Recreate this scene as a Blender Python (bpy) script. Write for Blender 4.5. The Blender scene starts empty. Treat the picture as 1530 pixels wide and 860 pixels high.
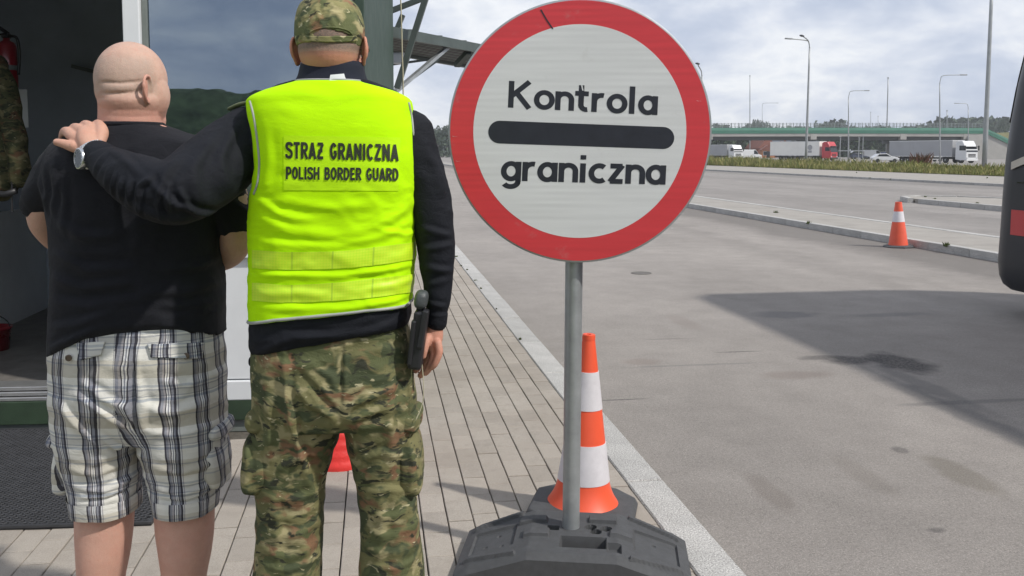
import bpy, bmesh, math, random
import numpy as np
from math import pi, sin, cos, tan, atan, atan2, radians, sqrt
from mathutils import Vector, Matrix, noise
from mathutils.bvhtree import BVHTree

SC = bpy.context.scene
COL = SC.collection
random.seed(7)
RNG = np.random.default_rng(7)

# ------------------------------------------------------------------ camera
F_PX, X0, Y0, HOR, CAM_H = 1350.0, 765.0, 336.0, 228.0, 1.45
PITCH = atan((Y0 - HOR) / F_PX)
cam_d = bpy.data.cameras.new('camera')
cam_d.sensor_width = 36.0
cam_d.lens = 36.0 * F_PX / 1530.0
cam_d.shift_y = (Y0 - 430.0) / 1530.0
cam_d.clip_start = 0.05
cam_d.clip_end = 9000
cam = bpy.data.objects.new('camera', cam_d)
COL.objects.link(cam)
cam.location = (0, 0, CAM_H)
cam.rotation_euler = (pi / 2 - PITCH, 0, 0)
SC.camera = cam

# ------------------------------------------------------------------ light
SHX, SHY = -0.86, 0.46            # ground direction the shadows fall in
SUN_EL = radians(46)
SC.view_settings.view_transform = 'Standard'
SC.view_settings.look = 'None'
SC.view_settings.gamma = 1
SC.view_settings.use_curve_mapping = False
SC.view_settings.exposure = 0.48
sl = bpy.data.lights.new('sun', 'SUN')
sl.energy = 2.6
sl.angle = radians(1.8)
sl.color = (1.0, 0.955, 0.88)
sun = bpy.data.objects.new('sun', sl)
COL.objects.link(sun)
_n = sqrt(SHX * SHX + SHY * SHY)
sdir = Vector((SHX / _n * cos(SUN_EL), SHY / _n * cos(SUN_EL), -sin(SUN_EL)))
sun.rotation_euler = sdir.to_track_quat('-Z', 'Y').to_euler()
sun.location = (6, -5, 12)
W = bpy.data.worlds.new('World')
SC.world = W
W.use_nodes = True
nt = W.node_tree
for n in list(nt.nodes):
    nt.nodes.remove(n)


class NT:
    """tiny node builder"""
    def __init__(s, tree):
        s.t = tree

    def n(s, typ, ins=None, **props):
        nd = s.t.nodes.new(typ)
        for k, v in props.items():
            setattr(nd, k, v)
        for k, v in (ins or {}).items():
            s.set(nd, k, v)
        return nd

    def set(s, nd, k, v):
        sock = nd.inputs[k]
        if isinstance(v, bpy.types.NodeSocket):
            s.t.links.new(v, sock)
        elif isinstance(v, bpy.types.Node):
            s.t.links.new(v.outputs[0], sock)
        else:
            if isinstance(v, (tuple, list)) and len(v) == 3 and sock.type == 'RGBA':
                v = (*v, 1)
            sock.default_value = v

    def math(s, op, a, b=0.0, c=None, clamp=False):
        nd = s.n('ShaderNodeMath', {0: a, 1: b}, operation=op, use_clamp=clamp)
        if c is not None:
            s.set(nd, 2, c)
        return nd.outputs[0]

    def mix(s, fac, a, b, blend='MIX'):
        nd = s.n('ShaderNodeMix', data_type='RGBA', blend_type=blend)
        s.set(nd, 0, fac); s.set(nd, 6, a); s.set(nd, 7, b)
        return nd.outputs[2]

    def ramp(s, fac, stops, interp='LINEAR'):
        nd = s.n('ShaderNodeValToRGB', {0: fac})
        cr = nd.color_ramp
        cr.interpolation = interp
        while len(cr.elements) > 1:
            cr.elements.remove(cr.elements[-1])
        cr.elements[0].position = stops[0][0]
        c = stops[0][1]
        cr.elements[0].color = (c, c, c, 1) if isinstance(c, (int, float)) else (*c, 1)
        for p, c in stops[1:]:
            e = cr.elements.new(p)
            e.color = (c, c, c, 1) if isinstance(c, (int, float)) else (*c, 1)
        return nd.outputs[0]

    def noise(s, vec, scale, detail=4, rough=0.55, dist=0.0):
        nd = s.n('ShaderNodeTexNoise', {'Scale': scale, 'Detail': detail, 'Roughness': rough, 'Distortion': dist})
        if vec is not None:
            s.set(nd, 'Vector', vec)
        return nd.outputs[0]

    def mapping(s, vec, scale=(1, 1, 1), loc=(0, 0, 0), rot=(0, 0, 0)):
        return s.n('ShaderNodeMapping', {'Vector': vec, 'Scale': scale, 'Location': loc, 'Rotation': rot}).outputs[0]


w = NT(nt)
sky = w.n('ShaderNodeTexSky', sky_type='NISHITA', sun_disc=False)
sky.sun_elevation = SUN_EL
sky.sun_rotation = atan2(-SHX, -SHY)
sky.air_density = 1.0
sky.dust_density = 1.5
tc = w.n('ShaderNodeTexCoord')
sep = w.n('ShaderNodeSeparateXYZ', {0: tc.outputs['Generated']})
zz = w.math('ADD', w.math('MAXIMUM', sep.outputs[2], 0.0), 0.40)
px_ = w.math('DIVIDE', sep.outputs[0], zz)
py_ = w.math('DIVIDE', sep.outputs[1], zz)
cv = w.n('ShaderNodeCombineXYZ', {0: px_, 1: py_, 2: 3.1}).outputs[0]
n1 = w.noise(cv, 1.7, 9, 0.55, 0.3)
n2 = w.noise(w.mapping(cv, (1, 1, 1), (5.2, 1.3, 0)), 4.6, 7, 0.58, 0.25)
nn = w.math('ADD', w.math('MULTIPLY', n1, 0.6), w.math('MULTIPLY', n2, 0.4))
cloud = w.ramp(nn, [(0.37, (3.0, 3.45, 4.45)), (0.45, (3.8, 4.2, 5.05)), (0.505, (4.7, 5.0, 5.65)), (0.57, (6.0, 6.15, 6.4)), (0.66, (4.5, 4.85, 5.5))])
cover = w.ramp(nn, [(0.28, 0.82), (0.40, 0.97)])
skc = w.mix(cover, sky.outputs[0], cloud)
bg = w.n('ShaderNodeBackground', {'Color': skc, 'Strength': 0.113})
wo = w.n('ShaderNodeOutputWorld', {'Surface': bg.outputs[0]})


# ------------------------------------------------------------------ pixel helpers (real places from the photograph)
def RAY(x, y):
    cx, cy = (x - X0) / F_PX, (Y0 - y) / F_PX
    return Vector((cx, cos(PITCH) + sin(PITCH) * cy, -sin(PITCH) + cos(PITCH) * cy))


CAM = Vector((0, 0, CAM_H))


def P(x, y, d):
    r = RAY(x, y)
    return CAM + r * (d / r.y)


def G(x, y, z=0.0):
    r = RAY(x, y)
    return CAM + r * ((z - CAM_H) / r.z)


def PIX(p):
    q = Vector(p) - CAM
    f = q.y * cos(PITCH) - q.z * sin(PITCH)
    u = q.y * sin(PITCH) + q.z * cos(PITCH)
    if f < 0.05:
        return (-9999, -9999)
    return (X0 + F_PX * q.x / f, Y0 - F_PX * u / f)


# ------------------------------------------------------------------ materials
def new_mat(name):
    m = bpy.data.materials.new(name)
    m.use_nodes = True
    t = m.node_tree
    for n in list(t.nodes):
        t.nodes.remove(n)
    N = NT(t)
    out = N.n('ShaderNodeOutputMaterial')
    bs = N.n('ShaderNodeBsdfPrincipled')
    t.links.new(bs.outputs[0], out.inputs[0])
    N.bs = bs
    N.co = N.n('ShaderNodeTexCoord').outputs['Object']
    N.out = out
    return m, N


def sc3(c, k):
    return tuple(min(1.0, max(0.0, v * k)) for v in c)


def pmat(name, col, rough=0.6, metal=0.0, var=0.15, scale=6.0, bump=0.0, bscale=150.0, dirt=0.0, spec=0.5,
         piece=0.0, sheen=0.0, coat=0.0):
    m, N = new_mat(name)
    n = N.noise(N.co, scale, 5, 0.6)
    c = N.ramp(n, [(0.3, sc3(col, 1 - var)), (0.7, sc3(col, 1 + var))])
    if dirt:
        d = N.noise(N.mapping(N.co, (1, 1, 1), (3, 7, 1)), scale * 0.45, 7, 0.7)
        c = N.mix(N.ramp(d, [(0.5, 0.0), (0.75, dirt)]), c, sc3(col, 0.35))
    if piece:
        oi = N.n('ShaderNodeObjectInfo').outputs['Random']
        k = N.math('ADD', N.math('MULTIPLY', oi, 2 * piece), 1 - piece)
        c = N.mix(1.0, c, N.n('ShaderNodeCombineColor', {0: k, 1: k, 2: k}).outputs[0], 'MULTIPLY')
    N.set(N.bs, 'Base Color', c)
    rr = N.math('ADD', N.math('MULTIPLY', N.noise(N.co, scale * 2.3, 4), 0.2), rough - 0.1)
    N.set(N.bs, 'Roughness', rr)
    N.bs.inputs['Metallic'].default_value = metal
    N.bs.inputs['Specular IOR Level'].default_value = spec
    if sheen:
        N.bs.inputs['Sheen Weight'].default_value = sheen
    if coat:
        N.bs.inputs['Coat Weight'].default_value = coat
        N.bs.inputs['Coat Roughness'].default_value = 0.08
    if bump:
        b = N.n('ShaderNodeBump', {'Height': N.noise(N.co, bscale, 3, 0.6), 'Strength': bump, 'Distance': 0.01})
        N.set(N.bs, 'Normal', b.outputs[0])
    return m


def cloth(name, col, var=0.12, bump=0.25, weave=900, rough=0.85, fold=0.0, sheen=0.15):
    m, N = new_mat(name)
    n = N.noise(N.co, 9, 5, 0.6)
    c = N.ramp(n, [(0.3, sc3(col, 1 - var)), (0.7, sc3(col, 1 + var))])
    N.set(N.bs, 'Base Color', c)
    N.bs.inputs['Roughness'].default_value = rough
    N.bs.inputs['Specular IOR Level'].default_value = 0.25
    N.bs.inputs['Sheen Weight'].default_value = sheen
    h = N.noise(N.co, weave, 2, 0.5)
    if fold:
        f = N.noise(N.mapping(N.co, (1, 1, 1.4)), 24, 6, 0.6, 1.2)
        h = N.math('ADD', N.math('MULTIPLY', h, 0.15), N.math('MULTIPLY', f, fold))
    b = N.n('ShaderNodeBump', {'Height': h, 'Strength': bump, 'Distance': 0.009})
    N.set(N.bs, 'Normal', b.outputs[0])
    return m


def camo(name, k=1.0):
    m, N = new_mat(name)
    wv = N.n('ShaderNodeTexNoise', {'Vector': N.co, 'Scale': 7.0, 'Detail': 3})
    off = N.n('ShaderNodeVectorMath', {0: wv.outputs[1], 1: (0.5, 0.5, 0.5)}, operation='SUBTRACT').outputs[0]
    off = N.n('ShaderNodeVectorMath', {0: off, 'Scale': 0.10}, operation='SCALE').outputs[0]
    co = N.n('ShaderNodeVectorMath', {0: N.co, 1: off}, operation='ADD').outputs[0]
    co = N.n('ShaderNodeVectorMath', {0: co, 'Scale': 0.98}, operation='SCALE').outputs[0]

    def blob(loc, sx, sz, lo, hi, det=2.5):
        return N.ramp(N.noise(N.mapping(co, (sx, sx, sz), loc), 1.0, det, 0.55), [(lo, 0.0), (hi, 1.0)])
    c = N.ramp(N.noise(N.mapping(co, (7, 7, 9)), 1.0, 3), [(0.4, sc3((0.100, 0.098, 0.044), k)), (0.6, sc3((0.152, 0.142, 0.066), k))])
    c = N.mix(blob((3, 1, 2), 13, 22, .53, .60), c, sc3((0.225, 0.200, 0.108), k))
    c = N.mix(blob((8, 2, 5), 12, 22, .54, .62), c, sc3((0.150, 0.085, 0.048), k))
    c = N.mix(blob((1, 9, 4), 14, 30, .53, .60), c, sc3((0.048, 0.058, 0.030), k))
    c = N.mix(blob((5, 3, 12), 11, 20, .54, .58), c, sc3((0.075, 0.084, 0.038), k))
    c = N.mix(blob((2, 6, 7), 22, 62, .58, .64, 3), c, sc3((0.028, 0.030, 0.020), k))
    c = N.mix(blob((4, 4, 1), 34, 90, .65, .69, 3), c, sc3((0.30, 0.275, 0.17), k))
    N.set(N.bs, 'Base Color', c)
    N.bs.inputs['Roughness'].default_value = 0.85
    N.bs.inputs['Specular IOR Level'].default_value = 0.25
    f = N.noise(N.mapping(N.co, (14, 14, 30), (0, 0, 0), (0, .4, 0)), 1.0, 6, 0.6, 1.0)
    h = N.math('ADD', N.math('MULTIPLY', N.noise(N.co, 900, 2), 0.08), N.math('MULTIPLY', f, 1.0))
    b = N.n('ShaderNodeBump', {'Height': h, 'Strength': 0.55, 'Distance': 0.012})
    N.set(N.bs, 'Normal', b.outputs[0])
    return m


def plaid(name):
    m, N = new_mat(name)
    u = N.n('ShaderNodeAttribute', attribute_name='pu').outputs['Fac']
    v = N.n('ShaderNodeAttribute', attribute_name='pv').outputs['Fac']
    cr, wh = (0.64, 0.63, 0.59), (0.66, 0.66, 0.66)
    nv, gb, gy = (0.060, 0.058, 0.072), (0.235, 0.24, 0.275), (0.36, 0.345, 0.36)
    be = (0.47, 0.44, 0.37)
    ws = N.math('MULTIPLY', N.math('SUBTRACT', N.noise(N.co, 14, 2), 0.5), 0.010)
    fu = N.math('FRACT', N.math('DIVIDE', N.math('ADD', N.math('ADD', u, ws), 5.0), 0.082))
    fv = N.math('FRACT', N.math('DIVIDE', N.math('ADD', N.math('ADD', v, ws), 5.0), 0.135))
    cu = N.ramp(fu, [(0.0, cr), (0.26, nv), (0.315, gb), (0.38, gy), (0.43, nv), (0.46, wh), (0.495, gb), (0.53, wh),
                     (0.56, nv), (0.59, gb), (0.66, nv), (0.73, wh), (0.755, gy), (0.79, cr)], 'CONSTANT')
    cvv = N.ramp(fv, [(0.0, (1, 1, 1)), (0.10, (.58, .63, .73)), (0.15, (.97, .97, .97)), (0.18, (.50, .52, .58)), (0.20, (.80, .80, .81)),
                      (0.30, (.52, .54, .60)), (0.33, (1, 1, 1)), (0.36, (.66, .70, .78)), (0.41, (1, 1, 1)), (0.55, (.70, .67, .61)),
                      (0.78, (.50, .51, .54)), (0.81, (.76, .73, .68)), (0.88, (.95, .95, .95))], 'CONSTANT')
    c = N.mix(0.9, cu, cvv, 'MULTIPLY')
    N.set(N.bs, 'Base Color', c)
    N.bs.inputs['Roughness'].default_value = 0.85
    N.bs.inputs['Specular IOR Level'].default_value = 0.2
    f = N.noise(N.mapping(N.co, (16, 16, 26)), 1.0, 6, 0.6, 1.1)
    h = N.math('ADD', N.math('MULTIPLY', N.noise(N.co, 900, 2), 0.08), f)
    b = N.n('ShaderNodeBump', {'Height': h, 'Strength': 0.45, 'Distance': 0.010})
    N.set(N.bs, 'Normal', b.outputs[0])
    return m


def skin(name, col, red, hair):
    """attributes: red (0..1), hair (0..1)"""
    m, N = new_mat(name)
    n = N.noise(N.co, 28, 5, 0.6)
    c = N.ramp(n, [(0.3, sc3(col, 0.86)), (0.7, sc3(col, 1.08))])
    bl = N.noise(N.mapping(N.co, (1, 1, 1), (4, 2, 9)), 75, 5, 0.7)
    c = N.mix(N.ramp(bl, [(.52, 0.0), (.72, .5)]), c, sc3(red, .95))
    c = N.mix(N.ramp(N.noise(N.co, 260, 2, .6), [(.60, 0.0), (.72, .35)]), c, sc3(col, .55))
    r = N.n('ShaderNodeAttribute', attribute_name='red').outputs['Fac']
    rn = N.math('MULTIPLY', r, N.math('ADD', N.noise(N.co, 16, 3), 0.5), clamp=True)
    c = N.mix(rn, c, red)
    h = N.n('ShaderNodeAttribute', attribute_name='hair').outputs['Fac']
    hn = N.math('MULTIPLY', h, N.math('ADD', N.math('MULTIPLY', N.noise(N.co, 620, 2, .7), 2.6), -0.45), clamp=True)
    c = N.mix(hn, c, hair)
    N.set(N.bs, 'Base Color', c)
    N.bs.inputs['Roughness'].default_value = 0.6
    N.bs.inputs['Specular IOR Level'].default_value = 0.4
    N.bs.inputs['Subsurface Weight'].default_value = 0.12
    N.bs.inputs['Subsurface Radius'].default_value = (0.012, 0.005, 0.003)
    N.bs.inputs['Subsurface Scale'].default_value = 0.6
    b = N.n('ShaderNodeBump', {'Height': N.math('ADD', N.noise(N.co, 420, 3, .7), N.math('MULTIPLY', N.noise(N.co, 60, 4, .6), 1.5)), 'Strength': 0.30, 'Distance': 0.004})
    N.set(N.bs, 'Normal', b.outputs[0])
    return m


# ------------------------------------------------------------------ object helpers
def mesh_from(name, V, Fc, smooth=False):
    me = bpy.data.meshes.new(name)
    me.from_pydata([tuple(map(float, v)) for v in V], [], [tuple(map(int, f)) for f in Fc])
    if smooth:
        me.polygons.foreach_set('use_smooth', [True] * len(me.polygons))
    me.update()
    return me


def link(name, me, mat=None, parent=None, loc=None):
    o = bpy.data.objects.new(name, me)
    COL.objects.link(o)
    if me is not None and mat is not None and not me.materials:
        me.materials.append(mat)
    if parent is not None:
        o.parent = parent
    if loc is not None:
        o.location = loc
    return o


def tag(o, label=None, cat=None, group=None, kind=None):
    if label: o['label'] = label
    if cat: o['category'] = cat
    if group: o['group'] = group
    if kind: o['kind'] = kind
    return o


def thing(name, label, cat, loc=(0, 0, 0), rz=0.0, group=None):
    o = bpy.data.objects.new(name, None)
    o.empty_display_size = 0.2
    COL.objects.link(o)
    o.location = loc
    o.rotation_euler = (0, 0, rz)
    return tag(o, label, cat, group)


class MB:
    """collects primitives into one mesh"""
    def __init__(s):
        s.V = []; s.F = []

    def add(s, V, Fc):
        b = len(s.V)
        s.V += [tuple(v) for v in V]
        s.F += [tuple(i + b for i in f) for f in Fc]
        return s

    def box(s, c, size, rot=None, ch=0.0):
        hx, hy, hz = size[0] / 2, size[1] / 2, size[2] / 2
        if ch <= 0:
            V = [Vector((x * hx, y * hy, z * hz)) for z in (-1, 1) for y in (-1, 1) for x in (-1, 1)]
            Fc = [(0, 2, 3, 1), (4, 5, 7, 6), (0, 1, 5, 4), (2, 6, 7, 3), (0, 4, 6, 2), (1, 3, 7, 5)]
        else:
            bm = bmesh.new()
            bmesh.ops.create_cube(bm, size=1.0)
            for v in bm.verts:
                v.co = Vector((v.co.x * size[0], v.co.y * size[1], v.co.z * size[2]))
            bmesh.ops.bevel(bm, geom=bm.edges[:], offset=ch, segments=1, affect='EDGES')
            bm.verts.index_update()
            V = [v.co.copy() for v in bm.verts]
            Fc = [tuple(v.index for v in f.verts) for f in bm.faces]
            bm.free()
        if rot is not None:
            V = [rot @ v for v in V]
        c = Vector(c)
        return s.add([v + c for v in V], Fc)

    def bar(s, a, b, wid, hgt, up=(0, 0, 1)):
        """rectangular bar from a to b"""
        a, b = Vector(a), Vector(b)
        t = (b - a).normalized()
        u = Vector(up)
        if abs(t.dot(u)) > 0.98:
            u = Vector((0, 1, 0))
        sx = t.cross(u).normalized()
        uz = sx.cross(t).normalized()
        V = []
        for p in (a, b):
            for i, j in ((-1, -1), (1, -1), (1, 1), (-1, 1)):
                V.append(p + sx * (i * wid / 2) + uz * (j * hgt / 2))
        return s.add(V, [(3, 2, 1, 0), (4, 5, 6, 7), (0, 1, 5, 4), (1, 2, 6, 5), (2, 3, 7, 6), (3, 0, 4, 7)])

    def tube(s, pts, rad, seg=12, caps=True):
        V, Fc = tube_mesh(pts, rad, seg, caps)
        return s.add(V, Fc)

    def lathe(s, prof, seg=32, c=(0, 0, 0), cap=True):
        """prof: (r, z) list around z"""
        V = []; Fc = []
        for r, z in prof:
            for k in range(seg):
                a = 2 * pi * k / seg
                V.append((c[0] + r * cos(a), c[1] + r * sin(a), c[2] + z))
        n = len(prof)
        for i in range(n - 1):
            for k in range(seg):
                k2 = (k + 1) % seg
                Fc.append((i * seg + k, i * seg + k2, (i + 1) * seg + k2, (i + 1) * seg + k))
        if cap:
            Fc.append(tuple(range(seg - 1, -1, -1)))
            Fc.append(tuple((n - 1) * seg + k for k in range(seg)))
        return s.add(V, Fc)

    def prism(s, poly, z0, z1):
        n = len(poly)
        V = [(x, y, z0) for x, y in poly] + [(x, y, z1) for x, y in poly]
        Fc = [tuple(range(n - 1, -1, -1)), tuple(range(n, 2 * n))]
        for i in range(n):
            j = (i + 1) % n
            Fc.append((i, j, n + j, n + i))
        return s.add(V, Fc)

    def build(s, name, mat, parent=None, smooth=False, loc=None, bevel=0.0):
        me = mesh_from(name, s.V, s.F, smooth)
        o = link(name, me, mat, parent, loc)
        if bevel:
            b = o.modifiers.new('bevel', 'BEVEL')
            b.width = bevel; b.segments = 2; b.limit_method = 'ANGLE'
        return o


def smooth_by_angle(o, deg=35):
    me = o.data
    bm = bmesh.new(); bm.from_mesh(me)
    for f in bm.faces:
        f.smooth = True
    for e in bm.edges:
        if len(e.link_faces) == 2 and e.calc_face_angle(0) > radians(deg):
            e.smooth = False
    bm.to_mesh(me); bm.free()
    return o


def catmull(pts, n=8):
    pts = [np.array(p, float) for p in pts]
    out = []
    for i in range(len(pts) - 1):
        p0 = pts[i - 1] if i else 2 * pts[0] - pts[1]
        p1, p2 = pts[i], pts[i + 1]
        p3 = pts[i + 2] if i + 2 < len(pts) else 2 * pts[-1] - pts[-2]
        for k in range(n):
            t = k / n
            out.append(0.5 * (2 * p1 + (p2 - p0) * t + (2 * p0 - 5 * p1 + 4 * p2 - p3) * t * t + (3 * p1 - p0 - 3 * p2 + p3) * t ** 3))
    out.append(pts[-1])
    return out


def tube_mesh(pts, rad, seg=12, caps=True, flat=1.0):
    pts = [Vector(p) for p in pts]
    n = len(pts)
    if not hasattr(rad, '__len__'):
        rad = [rad] * n
    V = []; Fc = []
    up = None
    for i, p in enumerate(pts):
        t = (pts[min(i + 1, n - 1)] - pts[max(i - 1, 0)])
        t = t.normalized() if t.length > 1e-9 else Vector((0, 0, 1))
        if up is None:
            up = Vector((0, 0, 1)) if abs(t.z) < 0.9 else Vector((0, 1, 0))
        sx = t.cross(up).normalized()
        up = sx.cross(t).normalized()
        for k in range(seg):
            a = 2 * pi * k / seg
            V.append(p + sx * (cos(a) * rad[i]) + up * (sin(a) * rad[i] * flat))
    for i in range(n - 1):
        for k in range(seg):
            k2 = (k + 1) % seg
            Fc.append((i * seg + k, i * seg + k2, (i + 1) * seg + k2, (i + 1) * seg + k))
    if caps:
        Fc.append(tuple(range(seg - 1, -1, -1)))
        Fc.append(tuple((n - 1) * seg + k for k in range(seg)))
    return V, Fc


def limb(ctrl, seg=24, n=8, flat=1.0):
    """ctrl: list of (point3, r) -> closed rounded tube"""
    arr = [(*p, r) for p, r in ctrl]
    sm = catmull(arr, n)
    pts = [Vector(a[:3]) for a in sm]
    rad = [max(a[3], 0.001) for a in sm]
    t0 = (pts[0] - pts[1]).normalized(); t1 = (pts[-1] - pts[-2]).normalized()
    pre = [(pts[0] + t0 * rad[0] * sin(a) * .9, rad[0] * cos(a)) for a in (1.45, 1.1, 0.7, 0.35)]
    post = [(pts[-1] + t1 * rad[-1] * sin(a) * .9, rad[-1] * cos(a)) for a in (0.35, 0.7, 1.1, 1.45)]
    pts = [p for p, r in pre] + pts + [p for p, r in post]
    rad = [r for p, r in pre] + rad + [r for p, r in post]
    return tube_mesh(pts, rad, seg, True, flat)


def ellipsoid(c, r, rot=None, nu=24, nv=16):
    V = []; Fc = []
    for j in range(1, nv):
        a = -pi / 2 + pi * j / nv
        for i in range(nu):
            b = 2 * pi * i / nu
            V.append(Vector((r[0] * cos(a) * cos(b), r[1] * cos(a) * sin(b), r[2] * sin(a))))
    V.append(Vector((0, 0, -r[2]))); V.append(Vector((0, 0, r[2])))
    lo, hi = len(V) - 2, len(V) - 1
    for j in range(nv - 2):
        for i in range(nu):
            i2 = (i + 1) % nu
            Fc.append((j * nu + i, j * nu + i2, (j + 1) * nu + i2, (j + 1) * nu + i))
    for i in range(nu):
        i2 = (i + 1) % nu
        Fc.append((lo, i2, i)); Fc.append((hi, (nv - 2) * nu + i, (nv - 2) * nu + i2))
    if rot is not None:
        V = [rot @ v for v in V]
    c = Vector(c)
    return [v + c for v in V], Fc


def hermite(xs, ys, xq):
    """monotone-ish cubic through points"""
    xs = np.array(xs, float); ys = np.array(ys, float)
    d = np.diff(ys) / np.diff(xs)
    m = np.zeros(len(xs))
    m[0], m[-1] = d[0], d[-1]
    for i in range(1, len(xs) - 1):
        m[i] = 0 if d[i - 1] * d[i] <= 0 else 2 * d[i - 1] * d[i] / (d[i - 1] + d[i])
    xq = np.clip(xq, xs[0], xs[-1])
    k = np.clip(np.searchsorted(xs, xq) - 1, 0, len(xs) - 2)
    h = xs[k + 1] - xs[k]
    t = (xq - xs[k]) / h
    return ((2 * t ** 3 - 3 * t ** 2 + 1) * ys[k] + (t ** 3 - 2 * t ** 2 + t) * h * m[k] + (-2 * t ** 3 + 3 * t ** 2) * ys[k + 1] + (t ** 3 - t ** 2) * h * m[k + 1])


def loft(rows, d0, n=2.3, segs=72, step=4.0, hem=None, grow=0.0, top=None):
    """rows: (ypix, xl, xr, back, front[, dy]); silhouettes in photograph pixels at depth d0.
    returns grid (R, S, 3), verts, faces (closed)"""
    ys = [r[0] for r in rows]
    R = max(2, int((ys[-1] - ys[0]) / step) + 1)
    yq = np.linspace(ys[0], ys[-1], R)
    xl = hermite(ys, [r[1] for r in rows], yq); xr = hermite(ys, [r[2] for r in rows], yq)
    bk = hermite(ys, [r[3] for r in rows], yq); fr = hermite(ys, [r[4] for r in rows], yq)
    dd = hermite(ys, [(r[5] if len(r) > 5 else 0) for r in rows], yq)
    grid = np.zeros((R, segs, 3))
    th = np.linspace(0, 2 * pi, segs, endpoint=False)
    ct, st = np.cos(th), np.sin(th)
    ex = 2.0 / n
    for i in range(R):
        a = P(xl[i], yq[i], d0); b = P(xr[i], yq[i], d0)
        cx = (a.x + b.x) / 2; hw = (b.x - a.x) / 2 + grow
        grid[i, :, 0] = cx + hw * np.sign(ct) * np.abs(ct) ** ex
        dep = np.where(st > 0, fr[i] + grow, bk[i] + grow)
        grid[i, :, 1] = d0 + dd[i] + dep * np.sign(st) * np.abs(st) ** ex
        grid[i, :, 2] = a.z
    if hem is not None:
        # hem: function (x array) -> z for the last ring; blend over the last 45%
        zt = grid[0, 0, 2]; zb = grid[-1, 0, 2]
        for i in range(R):
            t = (zt - grid[i, 0, 2]) / (zt - zb)
            wgt = np.clip((t - 0.35) / 0.65, 0, 1)
            grid[i, :, 2] += wgt * (hem(grid[i, :, 0]) - zb)
    V = grid.reshape(-1, 3)
    Fc = []
    for i in range(R - 1):
        for k in range(segs):
            k2 = (k + 1) % segs
            Fc.append((i * segs + k, (i + 1) * segs + k, (i + 1) * segs + k2, i * segs + k2))
    Fc.append(tuple(range(segs)))
    Fc.append(tuple((R - 1) * segs + k for k in range(segs - 1, -1, -1)))
    return grid, [Vector(v) for v in V], Fc


def remesh(parts, voxel, smooth=4, fac=0.5):
    """union of closed shells -> one continuous surface (arrays)"""
    mb = MB()
    for V, Fc in parts:
        mb.add(V, Fc)
    me = mesh_from('tmp', mb.V, mb.F)
    bm = bmesh.new(); bm.from_mesh(me)
    bmesh.ops.recalc_face_normals(bm, faces=bm.faces[:])
    bm.to_mesh(me); bm.free()
    o = bpy.data.objects.new('tmp', me)
    COL.objects.link(o)
    r = o.modifiers.new('r', 'REMESH'); r.mode = 'VOXEL'; r.voxel_size = voxel
    if smooth:
        s = o.modifiers.new('s', 'SMOOTH'); s.factor = fac; s.iterations = smooth
    dg = bpy.context.evaluated_depsgraph_get()
    ev = bpy.data.meshes.new_from_object(o.evaluated_get(dg))
    V, Fc, Nn = mesh_arrays(ev)
    bpy.data.objects.remove(o); bpy.data.meshes.remove(me); bpy.data.meshes.remove(ev)
    return V, Fc, Nn


def mesh_arrays(me):
    V = np.zeros(len(me.vertices) * 3); me.vertices.foreach_get('co', V); V = V.reshape(-1, 3)
    Nn = np.zeros(len(me.vertices) * 3); me.vertices.foreach_get('normal', Nn); Nn = Nn.reshape(-1, 3)
    Fc = [tuple(p.vertices) for p in me.polygons]
    return V, Fc, Nn


def normals_of(V, Fc):
    me = mesh_from('tmpn', V, Fc)
    Nn = np.zeros(len(me.vertices) * 3); me.vertices.foreach_get('normal', Nn)
    bpy.data.meshes.remove(me)
    return Nn.reshape(-1, 3)


def fold(V, Nn, pts, width, amp, back=True, asym=0.6):
    """raise a soft ridge (with a valley on one side) along a pixel polyline; pts are (X, Z) metres"""
    pts = np.array(pts, float)
    q = V[:, [0, 2]]
    best = np.full(len(V), 1e9); sgn = np.zeros(len(V)); tt = np.zeros(len(V))
    L = len(pts) - 1
    for i in range(L):
        a, b = pts[i], pts[i + 1]
        ab = b - a; l2 = (ab ** 2).sum() + 1e-12
        t = np.clip(((q - a) @ ab) / l2, 0, 1)
        dv = q - (a + t[:, None] * ab)
        dist = np.sqrt((dv ** 2).sum(1))
        s = np.sign(ab[0] * dv[:, 1] - ab[1] * dv[:, 0])
        m = dist < best
        best[m] = dist[m]; sgn[m] = s[m]; tt[m] = (i + t[m]) / L
    x = best * sgn / width
    prof = np.exp(-x ** 2) - asym * np.exp(-((x - 1.5) / 0.9) ** 2)
    env = np.sin(np.clip(tt, 0.02, 0.98) * pi) ** 0.5
    mask = np.clip(-Nn[:, 1] * 2 + 0.4, 0, 1) if back else 1.0
    return (amp * prof * env * mask)[:, None] * Nn


def ripple(V, Nn, seed, freq, amp, aniso=(1, 1, 1), ridged=True, n=10):
    """sum of warped random waves: loose cloth undulation"""
    r = np.random.default_rng(seed)
    A = np.array(aniso)
    warp = np.zeros_like(V)
    for k in range(5):
        kd = r.normal(size=3) * freq * 0.5
        warp += np.sin(V @ kd + r.uniform(0, 6.28))[:, None] * r.normal(size=3) * 0.35 / freq
    Q = (V + warp)
    h = np.zeros(len(V))
    for k in range(n):
        kd = r.normal(size=3); kd = kd / np.linalg.norm(kd) * freq * r.uniform(0.6, 1.7) * A
        s = np.sin(Q @ kd + r.uniform(0, 6.28))
        h += (1 - np.abs(s)) * 1.3 - 0.47 if ridged else s * 0.7
    return (h / sqrt(n) * amp)[:, None] * Nn


def put(name, V, Fc, mat, parent, base, attrs=None, label=None):
    me = mesh_from(name, np.array(V) - np.array(base), Fc, True)
    for k, a in (attrs or {}).items():
        at = me.attributes.new(k, 'FLOAT', 'POINT')
        at.data.foreach_set('value', np.asarray(a, dtype=np.float32))
    o = link(name, me, mat, parent)
    if label: o['label'] = label
    return o


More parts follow.
